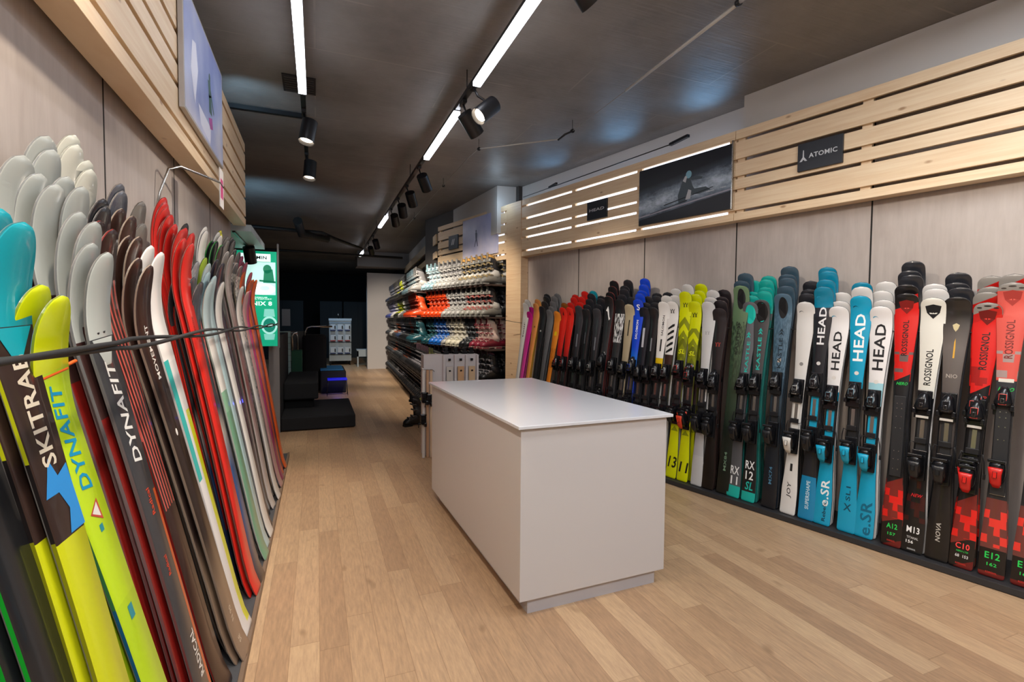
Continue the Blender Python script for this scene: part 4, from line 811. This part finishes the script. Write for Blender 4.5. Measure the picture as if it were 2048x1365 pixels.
lpoly('rider', [oval(.60, .395, .022, .028), [(.55, .37), (.62, .38), (.64, .30), (.58, .28)], [(.57, .30), (.63, .30), (.66, .20), (.58, .20)], [(.63, .34), (.72, .24), (.71, .22), (.62, .30)]], mat('ink_rider', '4a6a66', .5))
lpoly('snowboard', [[(.56, .16), (.66, .19), (.68, .13), (.60, .11)]], mat('ink_pink', 'b85aa8', .4))
r = thing('hanging_card', 'small pink and white promotion card hanging from a bent steel arm', 'sign', (-.50, 3.2, 2.03))
q = MB(); q.span((-.002, .0, 0), (.002, .115, .215)); q.obj('card', mat('card_white', 'd8d4d2', .5), r)
q = MB(); q.poly([(.0025, .02, .05), (.0025, .095, .05), (.0025, .095, .16), (.0025, .02, .16)]); q.obj('print', mat('ink_pink2', 'c23a7a', .5), r)
q = MB(); q.tube([(-.22, -.34, -.15), (-.20, -.33, -.02), (-.17, -.30, .10), (-.13, -.25, .13), (0, .0, .13), (0, .10, .125)], .006, 8); q.obj('arm', CHROME, r)
# green lightbox poster
def gm(n, c, e=.9): return mat('lb_'+n, c, .4, emit=e)
r = thing('light_box_poster', 'green glowing watch advertisement beyond the far end of the left rack', 'poster', (-1.02, 6.45, 1.08))
GW = .585
q = MB(); q.span((0, 0, 0), (GW, .05, 1.11)); q.obj('case', BLACK, r)
q = MB(); q.poly([(0, -.001, 0), (GW, -.001, 0), (GW, -.001, 1.105), (0, -.001, 1.105)]); q.obj('green_print', gm('green', '0c9a74'), r)
def gpoly(name, P, m, off):
    q = MB()
    for p in P: q.poly([(x, -off, z) for x, z in p])
    return q.obj(name, m, r)
gpoly('white_field', [[(.22, .60), (.57, .60), (.57, .98), (.22, .98)]], gm('mist', 'b9e6e2', .85), .002)
gpoly('title_box', [[(.20, .985), (.52, .985), (.52, 1.075), (.20, 1.075)]], gm('white', 'e8fbf8', 1.0), .003)
GT = lambda x, z, off=.005: Matrix(((1, 0, 0, x), (0, 0, -1, -off), (0, 1, 0, z), (0, 0, 0, 1)))
flat_text('GARMIN', GT(.245, 1.012), .235, .038, mat('lb_ink', '0f3a34', .5), r)
gpoly('man', [oval(.485, .90, .045, .052), [(.45, .88), (.54, .90), (.56, .74), (.44, .74)], [(.40, .775), (.57, .76), (.57, .74), (.40, .755)]], gm('dkgreen', '1c7a5c', .7), .004)
ring = [(.44+.125*math.cos(a), .665+.065*math.sin(a)) for a in [2*math.pi*i/20 for i in range(20)]]; ri = [(.455+.055*math.cos(a), .675+.030*math.sin(a)) for a in [2*math.pi*i/20 for i in range(20)]]
gpoly('ring', [[ring[i], ring[(i+1) % 20], ri[(i+1) % 20], ri[i]] for i in range(20)], _m['lb_white'], .006)
gpoly('ring_left', [[(x-.19, z-.01) for x, z in (ring[i], ring[(i+1) % 20], ri[(i+1) % 20], ri[i])] for i in range(20)], _m['lb_white'], .0055)
flat_text('MULTISPORT', GT(.30, .545), .23, .012, _m['lb_white'], r); flat_text('PREMIUM', GT(.33, .565), .15, .010, _m['lb_white'], r)
flat_text('FENIX 8', GT(.24, .475), .29, .048, _m['lb_white'], r)
for cx, cz, rd in ((.50, .245, .105), (.30, .20, .10)):
    for P in ([[(cx-.06, cz+.10), (cx+.06, cz+.10), (cx+.05, cz+.19), (cx-.05, cz+.19)], [(cx-.06, cz-.10), (cx+.06, cz-.10), (cx+.05, cz-.17), (cx-.05, cz-.17)]] if cx > .4 else [[(cx-.05, cz+.09), (cx+.05, cz+.09), (cx+.04, cz+.15), (cx-.04, cz+.15)]]): gpoly('watch_strap', [P], gm('strap', '7ccabc', .8), .006)
    gpoly('watch_bezel', [oval(cx, cz, rd*.82, rd, 24)], gm('bezel', '9fdcd2', .9), .007); gpoly('watch_face', [oval(cx, cz, rd*.62, rd*.78, 24)], gm('face', '12806c', .7), .008)
    flat_text('10:08', GT(cx-.035, cz-.02, .0095), .07, .03, _m['lb_white'], r)
q = MB(); q.span((GW+.004, -.01, -.02), (GW+.022, .05, 1.20)); q.obj('side_post', mat('grey_post', '8d8c8a', .4, .6), r)
for x in (.03, .22): q = MB(); q.span((x, .0, -1.08), (x+.04, .05, 0)); q.obj('leg', BLACK, r)
# ------------------------------------------------------------------ cords, cables, vent
r = thing('bungee_cord', 'pair of black bungee cords stretched across the left-hand skis', 'cord', (0, 0, 0))
for k in range(2):
    pts = []
    for i in range(60):
        y = .2+i*(6.2/59); a = y*3.1+k*math.pi
        sway = .012*math.sin(a)*(1 if y > 1.5 else .5); x = -.452-.004*math.sin(y*2)
        if y > 5.0: x += (.02)*(y-5.0)/1.4
        pts.append((x+.006*math.cos(a), y, 1.335+sway-.004*math.sin(y*1.7)))
    q = MB(); q.tube(pts, .0065, 6); q.obj('cord', mat('cord_black', '2a2a2b', .6), r)
q = MB(); q.tube([R(.12, 4.06, 1.41), R(.15, 3.94, 1.39), R(.19, 3.6, 1.36), R(.190, 2.4, 1.352), R(.190, 1.2, 1.356), R(.190, 0, 1.354), R(.19, -2.5, 1.35)], .0035, 6)
tag(q.obj('retaining_cord', mat('cord_dark', '1c1a1a', .6)), 'thin dark cord running from the wooden post behind the front right-hand skis', 'cord')
q = MB(); q.box((0, -.004, 0), (.060, .012, .007), bev=.003); q.tube([(.055, -.004, 0), (.085, -.02, .006)], .004, 6)
o = q.obj('ski_strap', mat('strap_orange', 'e8641e', .5), M=NEON[0] @ Matrix.Translation((0, -.004, .875*NEON[1]))); tag(o, 'orange rubber strap around the neon yellow-green ski', 'strap')
r = thing('ceiling_cable', 'white conduit and thin wire slung below the ceiling on the right', 'cable')
for P, rd in (([(2.14, 1.2, 3.15), (2.16, 2.14, 3.15)], .012), ([(2.165, 2.16, 3.15), (2.19, 3.25, 3.15)], .010), ([(2.19, 4.33, 3.15), (1.55, 4.90, 3.15)], .007)): q = MB(); q.tube(P, rd, 8); q.obj('conduit', mat('conduit', 'b9b6b0', .4), r)
q = MB(); q.tube([(2.19, 3.25, 3.15), (2.20, 4.11, 3.15), (2.19, 4.33, 3.15)], .0028, 6); q.tube([(1.55, 4.90, 3.15), (1.53, 5.14, 3.15), (1.54, 7.22, 3.15), (1.60, 10.7, 3.15)], .004, 6); q.obj('wire', mat('wire', '8d8a86', .4), r)
q = MB()
for p in ((2.16, 2.14), (2.20, 4.11), (1.55, 4.90), (1.545, 6.4), (1.57, 8.6)): q.cyl((p[0], p[1], 3.15), (p[0], p[1], 3.25), .0025, n=6); q.cyl((p[0], p[1]-.012, 3.148), (p[0], p[1]+.012, 3.152), .018, n=10)
q.tube([(2.21, 4.10, 3.15), (2.15, 4.16, 3.13), (2.12, 4.24, 3.10)], .009, 6); q.obj('hook', BLACK, r)
r = thing('ceiling_vent', 'square vent in the ceiling above the left glowing tube', 'vent', (-.115, 4.32, 3.24))
q = MB()
for a in range(7): q.box((0, -.12+.04*a, 0), (.105, .008, .004))
q.obj('grille', mat('vent_grey', '3a3634', .6), r); q = MB(); q.span((-.12, -.15, .002), (.12, .15, .008)); q.obj('backing', mat('vent_dark', '221e1d', .8), r)
q = MB(); q.span((-.80, 4.90, 3.21), (-.085, 4.94, 3.245)); tag(q.obj('cable_trunking', BLACK), 'black cable duct crossing the ceiling from the left slats', 'duct')
q = MB()
q.tube([(-2.5, 9.6, 3.02), (.1, 9.9, 3.0), (.35, 10.4, 2.98), (.95, 11.6, 2.98)], .035, 8); q.tube([(-.3, 9.4, 3.1), (-.25, 9.8, 2.95), (.2, 10.1, 2.93)], .08, 8); q.tube([(-3, 12.2, 2.95), (2.0, 12.6, 2.95)], .03, 8)
tag(q.obj('ceiling_pipes', mat('pipe_dark', '2a2928', .5)), 'dark pipes under the ceiling in the unlit back of the shop', 'pipe')
q = MB(); q.tube([R(.29, 3.90, 2.99), R(.27, 2.7, 3.0), R(.27, 1.6, 3.02)], .005, 6); q.box(R(.28, 1.55, 3.035), (.015, .12, .012)); q.box(R(.28, 3.3, 3.01), (.012, .10, .01))
tag(q.obj('cable_clip_line', BLACK), 'thin black cable with two clips along the top of the backlit slats', 'cable')
# ------------------------------------------------------------------ ski boots
def boot_parts():
    q = MB(); rings = []
    for y, hw, h in ((.135, .030, .055), (.115, .040, .095), (.07, .044, .125), (.02, .044, .135), (-.03, .045, .110), (-.08, .049, .088), (-.125, .048, .068), (-.155, .038, .050), (-.170, .018, .032)):
        rings.append(q.ring((0, y, .022+h/2), hw, h/2, (1, 0, 0), (0, 0, 1), 12, 2.7))
    q.skin(rings, 0); shell = q
    q = MB(); rings = []
    for z, y, rx, ry in ((.095, .040, .048, .075), (.14, .040, .050, .076), (.18, .032, .048, .070), (.181, .032, .046, .067), (.25, .010, .049, .064), (.30, -.006, .052, .066), (.325, -.014, .050, .062)):
        rings.append(q.ring((0, y, z), rx, ry, (1, 0, 0), (0, 1, -.25), 14, 2.3))
    q.skin(rings, 1)
    for f in q.bm.faces:
        if f.calc_center_median().z > .175: f.material_index = 5
    cuff = q
    q = MB(); rings = []
    for z, y, rx, ry in ((.29, -.004, .044, .056), (.335, -.016, .046, .056), (.36, -.020, .040, .048), (.345, -.016, .034, .040), (.31, -.01, .03, .034)):
        rings.append(q.ring((0, y, z), rx, ry, (1, 0, 0), (0, 1, -.35), 12))
    q.skin(rings, 2); q.box((0, -.075, .35), (.020, .006, .045), bev=.004, mi=2); liner = q
    q = MB()
    q.box((0, -.115, .012), (.034, .052, .012), bev=.004, mi=3); q.box((0, .085, .012), (.032, .048, .012), bev=.004, mi=3); q.box((0, -.02, .019), (.022, .07, .005), mi=3); sole = q
    bk = []
    for y, z, w_ in ((-.10, .095, .040), (-.055, .118, .044), (-.045, .19, .048), (-.058, .255, .050)):
        q = MB(); q.box((.012, y-.012, z+.010), (w_*.72, .007, .009), bev=.003, mi=4); q.box((w_*.92, y+.01, z), (.006, .022, .010), bev=.003, mi=4); bk.append(q)
    q = MB(); q.box((0, -.066, .30), (.052, .010, .016), bev=.004, mi=1)
    return [shell, cuff, liner, sole, q]+bk
BPN = ('shell', 'cuff', 'liner', 'sole', 'power_strap', 'buckle', 'buckle', 'buckle', 'buckle')
BV = {
 'greytan': ('7d7d7a', 'c9c9c6', 'b08642', '1c1c1e', 'c2a04a', 'grey ski boot with tan trim'), 'silver': ('9a9a98', 'b4b4b2', '2a2a2c', '1c1c1e', 'd8d8d6', 'silver-grey ski boot'), 'icebl': ('8fb4c0', 'd0dadd', '3a4a50', '1c1c1e', 'd8d8d6', 'white and ice-blue ski boot'),
 'greyred': ('86867f', 'c4c4be', '1c1c1e', '1c1c1e', 'd42a26', 'grey ski boot with red buckles'), 'orange': ('e4481a', 'e8562a', '1c1c1e', '1c1c1e', '2a2a2c', 'bright orange ski boot'), 'orangek': ('1e1e20', 'e4481a', '1c1c1e', '141416', '8a8a8a', 'black ski boot with orange cuff'),
 'pinkw': ('7d2234', 'dcc4b8', 'e2d4c8', 'c9b9a8', 'e6cfc4', 'crimson and cream ski boot'), 'cream': ('cfcab4', 'dedbd0', '4a4a44', '2a2a2c', 'e6e6e2', 'cream white ski boot'), 'blue': ('1a5fb4', '2470c8', '10131c', '141416', 'c9d6e4', 'bright blue ski boot'),
 'teal': ('1c4a54', '245a64', '16181a', '141416', '5a8a92', 'dark teal ski boot'), 'greyk': ('3c3c3e', '55555a', '1a1a1c', '141416', 'e26a20', 'charcoal ski boot with orange buckles'), 'black': ('1a1a1c', '242427', '101012', '0e0e10', '7d7d7d', 'black ski boot'),
 'blackw': ('1c1c1e', '28282b', '4a2a3a', '101012', 'c0bcc4', 'black ski boot with pale buckles'), 'neon': ('1e2018', 'c4d424', '2a2a2c', '141416', 'd6e020', 'black ski boot with neon yellow cuff'), 'navyb': ('2a3a5a', '3a4a70', '16181c', '141416', 'b9bcc4', 'navy blue ski boot'),
 'lav': ('3a4a9a', 'b4aad4', '2a2a3c', '141416', 'd8d6e4', 'lavender and blue ski boot'), 'olive': ('6a6a2a', '8a8c34', '16181a', '141416', '2a2a2c', 'olive yellow ski boot'), 'bkdark': ('202326', '2e3236', '14181c', '101012', '9aa0a6', 'dark grey ski boot'),
}
UPC = dict(greytan='26262a', pinkw='dcc4b8', cream='b9b4a0', blue='1c54a0', teal='1c4048', orange='d84a1e', orangek='d84a1e', icebl='b9c4c8', silver='77777a', neon='c4d424', lav='8a86c0', navyb='2a3a5a', olive='3a3c20')
_bm = {}
def boot_meshes(v):
    if v in _bm: return _bm[v]
    c = BV[v]; ms = [mat('bt_%s_%d' % (v, i), c[i], (.32, .36, .8, .6, .3)[i]) for i in range(5)]+[mat('bt_up_'+v, UPC.get(v, '1f1f22'), .4)]
    parts = boot_parts(); out = [p.mesh(n, ms) for p, n in zip(parts, BPN)]
    bm = bmesh.new()
    for me in out: bm.from_mesh(me)
    one = bpy.data.meshes.new('ski_boot'); bm.to_mesh(one); bm.free()
    for m in ms: one.materials.append(m)
    _bm[v] = (out, one); return _bm[v]
def boot(v, M, label, group, full):
    out, one = boot_meshes(v)
    if not full: return tag(link('ski_boot', one, M=M), label, 'ski boot', group)
    r = thing('ski_boot', label, 'ski boot', M=M, group=group)
    for me, n in zip(out, BPN): link(n, me, r)
    return r
SH = {1.89: 'top shelf', 1.45: 'second shelf', 1.01: 'third shelf', .57: 'fourth shelf', .13: 'lowest shelf'}
AROW = {1.89: ['greytan']*6+['silver']*5+['icebl']*3, 1.45: ['greyred']*5+['silver']*4+['orange']*5, 1.01: ['pinkw']*3+['bkdark']*2+['cream']*3+['silver']*1+['blue']*3+['teal']*2, .57: ['blackw']*7+['black']*7}
rnd = random.Random(9)
def bmat(p, fwd, tilt=0):
    y = -Vector(fwd).normalized(); z = Vector((0, 0, 1)); x = y.cross(z); return Matrix.Translation(p) @ Matrix((x, y, z)).transposed().to_4x4() @ Matrix.Scale(1.1, 4)
for z, row in AROW.items():
    for i, v in enumerate(row):
        s = 4.45+i*.142
        boot(v, bmat(R(.185, s, z+.001), RN), '%s on the %s by the post' % (BV[v][5], SH[z]), '%ss near the post, %s' % (BV[v][5], SH[z]), True)
    for i in range(2):
        v = {1.89: 'greytan', 1.45: 'bkdark', 1.01: 'pinkw', .57: 'black'}[z]
        boot(v, bmat(R(.40+.0*i, 4.46+i*.13, z+.001), RN), '%s, back row of the %s by the post' % (BV[v][5], SH[z]), 'back row boots, '+SH[z], True)
    q = MB(); q.span((.045, 4.30, z-.022), (.495, 6.45, z)); tag(q.obj('boot_shelf', SHELFM, M=RM), 'dark shelf board beside the wooden post, %s' % SH[z], 'shelf')
BD = Vector((.0514, .9987, 0)).normalized(); BN = Vector((-.9987, .0514, 0)).normalized(); B0 = Vector((1.41, 6.9, 0))
def bcol(z, Y):
    if z == 1.89: return 'silver' if Y < 9 else 'icebl' if Y < 10 else 'bkdark' if Y < 11 else 'neon' if Y < 11.5 else 'black' if Y < 13 else 'navyb'
    if z == 1.45: return 'silver' if Y < 8.6 else 'orange' if Y < 9.7 else 'silver' if Y < 10.8 else 'neon' if Y < 11.8 else 'silver' if Y < 12.7 else 'lav'
    if z == 1.01: return 'teal' if Y < 9.3 else 'orangek' if Y < 9.8 else 'bkdark' if Y < 10.6 else 'navyb' if Y < 11.4 else 'greyk' if Y < 12.2 else 'silver' if Y < 13 else 'bkdark'
    if z == .57: return 'olive' if Y < 7.3 else 'blackw' if Y < 9.5 else 'greyk' if Y < 10.4 else 'bkdark' if Y < 12 else 'greyk' if Y < 12.6 else 'black'
    return 'olive' if 7.2 < Y < 7.5 else 'black' if Y < 10 else 'blackw' if Y < 12 else 'black'
for z in (1.89, 1.45, 1.01, .57, .13):
    d = 0 if z < .6 else 1.75
    while d < 7.45:
        p = B0+BD*d-BN*.185+Vector((0, 0, z+.001)); v = bcol(z, p.y)
        boot(v, bmat(p, BN), '%s on the %s of the far wall rack' % (BV[v][5], SH[z]), '%ss in the far rack, %s' % (BV[v][5], SH[z]), False); d += .150 if p.y < 10 else .185
    q = MB(); d0 = -.08 if z < .6 else 1.66
    a, b = B0+BD*d0-BN*.06, B0+BD*7.55-BN*.06; c, e = b-BN*.42, a-BN*.42
    prism(q, [(a.x, a.y), (b.x, b.y), (c.x, c.y), (e.x, e.y)], z-.022, z); tag(q.obj('boot_shelf', SHELFM), 'long dark shelf board of the far boot rack, %s' % SH[z], 'shelf')
boot('black', bmat((1.22, 6.55, .0), (-.9, -.3, 0)), 'black ski boot alone on the floor beside the white cabinet', None, True)['group'] = 'floor boot'
# ------------------------------------------------------------------ white cabinet with binding display
r = thing('display_cabinet', 'low white cabinet behind the counter with three hanging sample boards', 'cabinet', (1.01, 5.0, 0))
q = MB(); q.span((0, .02, 0), (.575, .16, 1.045), bev=.002); q.obj('body', mat('cab_white', 'cfcacb', .5), r)
for i in range(4): q = MB(); q.span((.195+.12*i, -.02, .0), (.215+.12*i, .02, 1.04)); q.obj('divider', _m['cab_white'], r)
for i in range(3):
    q = MB(); x = .222+.12*i; q.box((x+.045, .0, .74), (.034, .006, .18), bev=.002)
    q.box((x+.045, -.008, .875), (.010, .003, .008), mi=1); q.obj('sample_board', [mat('beech%d' % i, ('c9c2bb', 'c9a077', 'cdb08c')[i], .5), BLK2], r)
    q = MB(); q.box((x+.045, .01, .99), (.012, .012, .012)); q.obj('peg', BLK2, r)
for i, x in enumerate((-.016, .026, .062)):
    q = MB(); q.box((x, -.03, .452), (.013, .012, .45), bev=.002); tag(q.obj('sample_ski', mat('sample_wood%d' % i, ('d6d0ca', 'c39a78', 'd4b899')[i], .5), M=Matrix.Translation((1.01, 4.985, 0))), ('white', 'brown', 'pale beige')[i]+' narrow sample ski piece standing at the left of the white cabinet', 'sample')
for z, x in ((.62, 1.0), (.40, .985), (.60, 1.05)):
    q = MB(); q.box((0, 0, 0), (.028, .03, .05), bev=.006); q.box((-.012, -.035, .03), (.022, .02, .03), bev=.006); q.tube([(-.02, -.03, -.03), (-.05, -.05, -.02), (-.055, -.05, -.07)], .005, 6); q.box((.015, -.03, -.045), (.012, .03, .02), bev=.004); q.cyl((-.03, -.03, .05), (.03, -.03, .05), .008, n=8)
    tag(q.obj('touring_binding', BLK2, M=Matrix.Translation((x, 4.925, z))), 'black touring binding clamped to the sample skis, %s' % {.62: 'upper left', .40: 'lower', .60: 'upper right'}[z], 'binding')
q = MB(); q.tube([(.955, 4.93, .925), (1.0, 4.93, .905), (1.08, 4.93, .90), (1.10, 4.93, .88)], .004, 6); tag(q.obj('steel_rod', CHROME), 'thin bent steel rod on top of the sample skis', 'rod')
for i, x in enumerate((1.25, 1.36, 1.45, 1.53)):
    q = MB(); q.box((0, 0, .015), (.03, .035, .015), bev=.005); q.box((.005, .0, .045), (.018, .02, .022), bev=.006); q.cyl((-.03, 0, .05), (.03, .01, .055), .007, n=8)
    tag(q.obj('touring_binding', BLK2, M=Matrix.Translation((x, 5.075+.02*(i % 2), 1.046))), 'black touring binding lying on top of the white cabinet, %s from left' % ('first', 'second', 'third', 'fourth')[i], 'binding')
# ------------------------------------------------------------------ black seating
r = thing('bench_seat', 'black stepped try-on bench with grey-edged back panel', 'bench', (-.45, 6.68, 0))
q = MB(); q.span((.022, 0, .01), (.905, 1.40, .175), bev=.015); q.obj('low_step', FAB, r)
q = MB(); q.span((.022, .62, .30), (.46, 2.2, .535), bev=.02); q.obj('seat', FAB, r)
q = MB(); q.span((.03, .75, .17), (.40, 2.1, .31)); q.obj('seat_base', mat('deep_black', '08090b', .8), r)
q = MB(); q.bm.free(); q.bm = bmesh.new()
for x0, x1, m in ((-.085, -.055, 0),):
    pts = [(0, 0), (0, 1.14), (.05, 1.19), (1.9, 1.19), (1.9, 0)]
    A1 = [q.bm.verts.new((-.100, y, z)) for y, z in pts]; B1 = [q.bm.verts.new((.020, y, z)) for y, z in pts]
    q.bm.faces.new(A1); f = q.bm.faces.new(B1[::-1])
    for i in range(5): q.bm.faces.new((A1[i], A1[(i+1) % 5], B1[(i+1) % 5], B1[i]))
q.obj('back_panel', FAB, r)
q = MB(); q.span((-.100, -.012, 0), (.018, -.001, 1.15)); q.obj('panel_edge', mat('edge_grey', '8d8988', .5), r)
r = thing('padded_block', 'black padded block seat beyond the bench, blue slab on top', 'seat', (.05, 9.95, 0))
q = MB(); q.span((0, 0, 0), (.46, 1.1, .42), bev=.02); q.obj('block', FAB, r)
q = MB(); q.span((.0, .05, .421), (.42, 1.0, .445), bev=.01); q.obj('blue_slab', mat('blue_slab', '1f6fae', .6), r)  # thin blue slab on top of the block
r = thing('wire_stool', 'small wire-legged stool lit blue beside the black block seat', 'stool', (.17, 9.55, 0))
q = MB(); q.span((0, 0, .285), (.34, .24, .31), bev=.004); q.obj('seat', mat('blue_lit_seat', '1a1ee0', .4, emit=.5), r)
for x, y in ((.01, .01), (.33, .01), (.33, .23), (.01, .23)): q = MB(); q.tube([(x, y, .285), (x+(.02 if x > .1 else -.02), y, .0)], .005, 6); q.obj('leg', BLACK, r)
q = MB(); q.tube([(-.01, .01, .03), (.35, .01, .03)], .004, 6); q.obj('crossbar', BLACK, r)
# ------------------------------------------------------------------ unlit back of the shop
r = thing('slatwall_stand', 'pale slatted display end standing behind the black bench', 'display stand', (-.66, 9.0, 0))
SLW = mat('slat_teal', 'b4cfcc', .5)
for i in range(9): q = MB(); q.span((0, 0, .30+.10*i), (.25, .04, .395+.10*i), bev=.002); q.obj('slat', SLW, r)
q = MB(); q.span((.0, .01, 0), (.25, .05, 1.19)); q.obj('core', mat('core_grey', '4a5a5a', .6), r)
tag((lambda q: (q.span((-.40, 9.0, 0), (-.24, 9.35, .87)), q.obj('green_bin', mat('bin_green', '1c5a40', .6)))[1])(MB()), 'dark green box next to the pale slatted display end', 'box')
def rail(pts, label, r=.018):
    q = MB(); q.tube(pts, r, 8); return tag(q.obj('chrome_rail', CHROME), label, 'rail')
rail([(-.39, 8.95, .88), (-.39, 8.95, 1.12), (-.36, 8.95, 1.17), (-.30, 8.95, 1.17)][::-1]+[], 'short chrome garment rail beside the slatted display end')
rail([(-.22, 10.4, .1), (-.22, 10.4, 1.15), (-.18, 10.4, 1.24), (-.10, 10.4, 1.26), (.28, 10.4, 1.26)], 'tall bent chrome clothes rail in front of the package stand')
rail([(-.34, 10.2, 0), (-.34, 10.2, 1.05), (-.36, 10.2, 1.12), (-.44, 10.2, 1.14), (-.60, 10.2, 1.14)], 'low bent chrome rail left of the tall one')
q = MB(); q.span((-.62, 11, .55), (-.22, 11.3, 1.12)); q.span((-.64, 10.99, 1.12), (-.20, 11.32, 1.15)); tag(q.obj('grey_cabinet', mat('dim_grey', '6a6866', .6)), 'grey box cabinet behind the chrome rails', 'cabinet')
q = MB(); q.span((-.60, 11.02, 0), (-.24, 11.28, .55)); tag(q.obj('cabinet_base', FAB), 'dark base under the grey box cabinet', 'cabinet')
q = MB(); q.box((-.05, 10.6, .55), (.22, .25, .55), bev=.06); tag(q.obj('clothes_rack', mat('dark_clothes', '0c0c10', .9)), 'dark hanging clothes beneath the tall chrome rail', 'clothes')
r = thing('package_stand', 'tall white rolling stand hung with small packages at the back', 'display stand', (.34, 16.0, 0))
PW = mat('stand_white', 'b4c2cc', .5)
q = MB(); q.span((0, .02, .13), (.64, .5, 1.43), bev=.003); q.span((-.01, 0, 1.36), (.65, .5, 1.43)); q.obj('panel', PW, r)
for x, y in ((.04, .05), (.60, .05), (.60, .45), (.04, .45)): q = MB(); q.cyl((x, y, .13), (x, y, .06), .012, n=8); q.cyl((x-.012, y, .04), (x+.012, y, .04), .04, n=12); q.obj('caster', BLACK, r)
q = MB(); q.cyl((.27, .2, 1.43), (.27, .2, 1.60), .012, .004, n=8); q.obj('finial', CHROME, r)
for j, zz in enumerate((1.12, .80, .42)):
    q = MB(); q.span((-.002, -.02, zz-.10 if j else zz+.17), (.642, .0, (zz-.10 if j else zz+.17)+.015)); q.obj('shelf_line', BLACK, r)
    for i in range(3):
        p = thing('hanging_package', '%s package with %s stripe on the rolling stand, %s row, %s' % ('white', ('dark blue', 'red', 'dark blue')[j], ('top', 'middle', 'bottom')[j], ('left', 'centre', 'right')[i]), 'package', (.37+.21*i, 15.93, zz-.06))
        q = MB(); q.span((0, 0, 0), (.15, .05, .19), bev=.004); q.obj('box', mat('pkg_white', 'c9d2da', .5), p)
        q = MB(); q.span((-.002, -.002, .0), (.152, .052, .03)); q.obj('stripe', mat('pkg_%d' % j, ('16306a', 'a02a30', '16306a')[j], .5), p)
        q = MB(); q.span((.118, -.003, .05), (.152, -.0, .15)); q.obj('window', mat('pkg_dark', '14161c', .5), p)
r = thing('small_white_table', 'small white table peeking out beside the end wall', 'table', (1.10, 15.3, 0))
q = MB(); q.span((0, 0, .47), (.40, .4, .51)); q.span((0, 0, .30), (.35, .02, .47)); q.obj('top', PW, r)
q = MB(); q.span((0, 0, 0), (.04, .04, .47)); q.obj('leg', PW, r); q = MB(); q.span((.30, 0, 0), (.34, .04, .47)); q.obj('leg', PW, r)
for i, (x0, x1) in enumerate(((-1.8, -.45), (.1, .85), (.9, 1.9))):
    q = MB(); q.span((x0, 19, 0), (x1, 19.4, 2.05)); q.span((x0+.02, 18.98, .05), ((x0+x1)/2-.01, 19, 2.0)); q.span(((x0+x1)/2+.01, 18.98, .05), (x1-.02, 19, 2.0)); tag(q.obj('dark_cupboard', mat('navy_cupboard', '16242e', .6)), 'dark blue cupboard against the far back wall, %s' % ('left', 'centre', 'right')[i], 'cupboard')
q = MB(); q.span((-.72, 12.0, 1.25), (-.55, 12.01, 1.62)); tag(q.obj('wall_notice', mat('notice', 'b4b8c0', .5)), 'pale paper notice on the dark cupboards at the back', 'notice')

# printed pieces sit under the panel that carries them
for r in [o for o in C.objects if o.parent is None and o.type == 'EMPTY']:
    kids = [c for c in r.children]
    host = next((c for c in kids if c.name.split('.')[0] in ('panel', 'green_print')), None)
    if host:
        for c in kids:
            if c is not host and c.name.split('.')[0] in ('lettering', 'logo_mark', 'racer', 'helmet', 'race_ski', 'boot', 'snow_edge', 'figure', 'print', 'snow_plume', 'rider', 'snowboard', 'white_field', 'title_box', 'man', 'ring', 'ring_left', 'watch_strap', 'watch_bezel', 'watch_face'):
                c.parent = host
    can = next((c for c in kids if c.name.split('.')[0] == 'can'), None)
    if can:
        for c in kids:
            if c.name.split('.')[0] == 'lens': c.parent = can
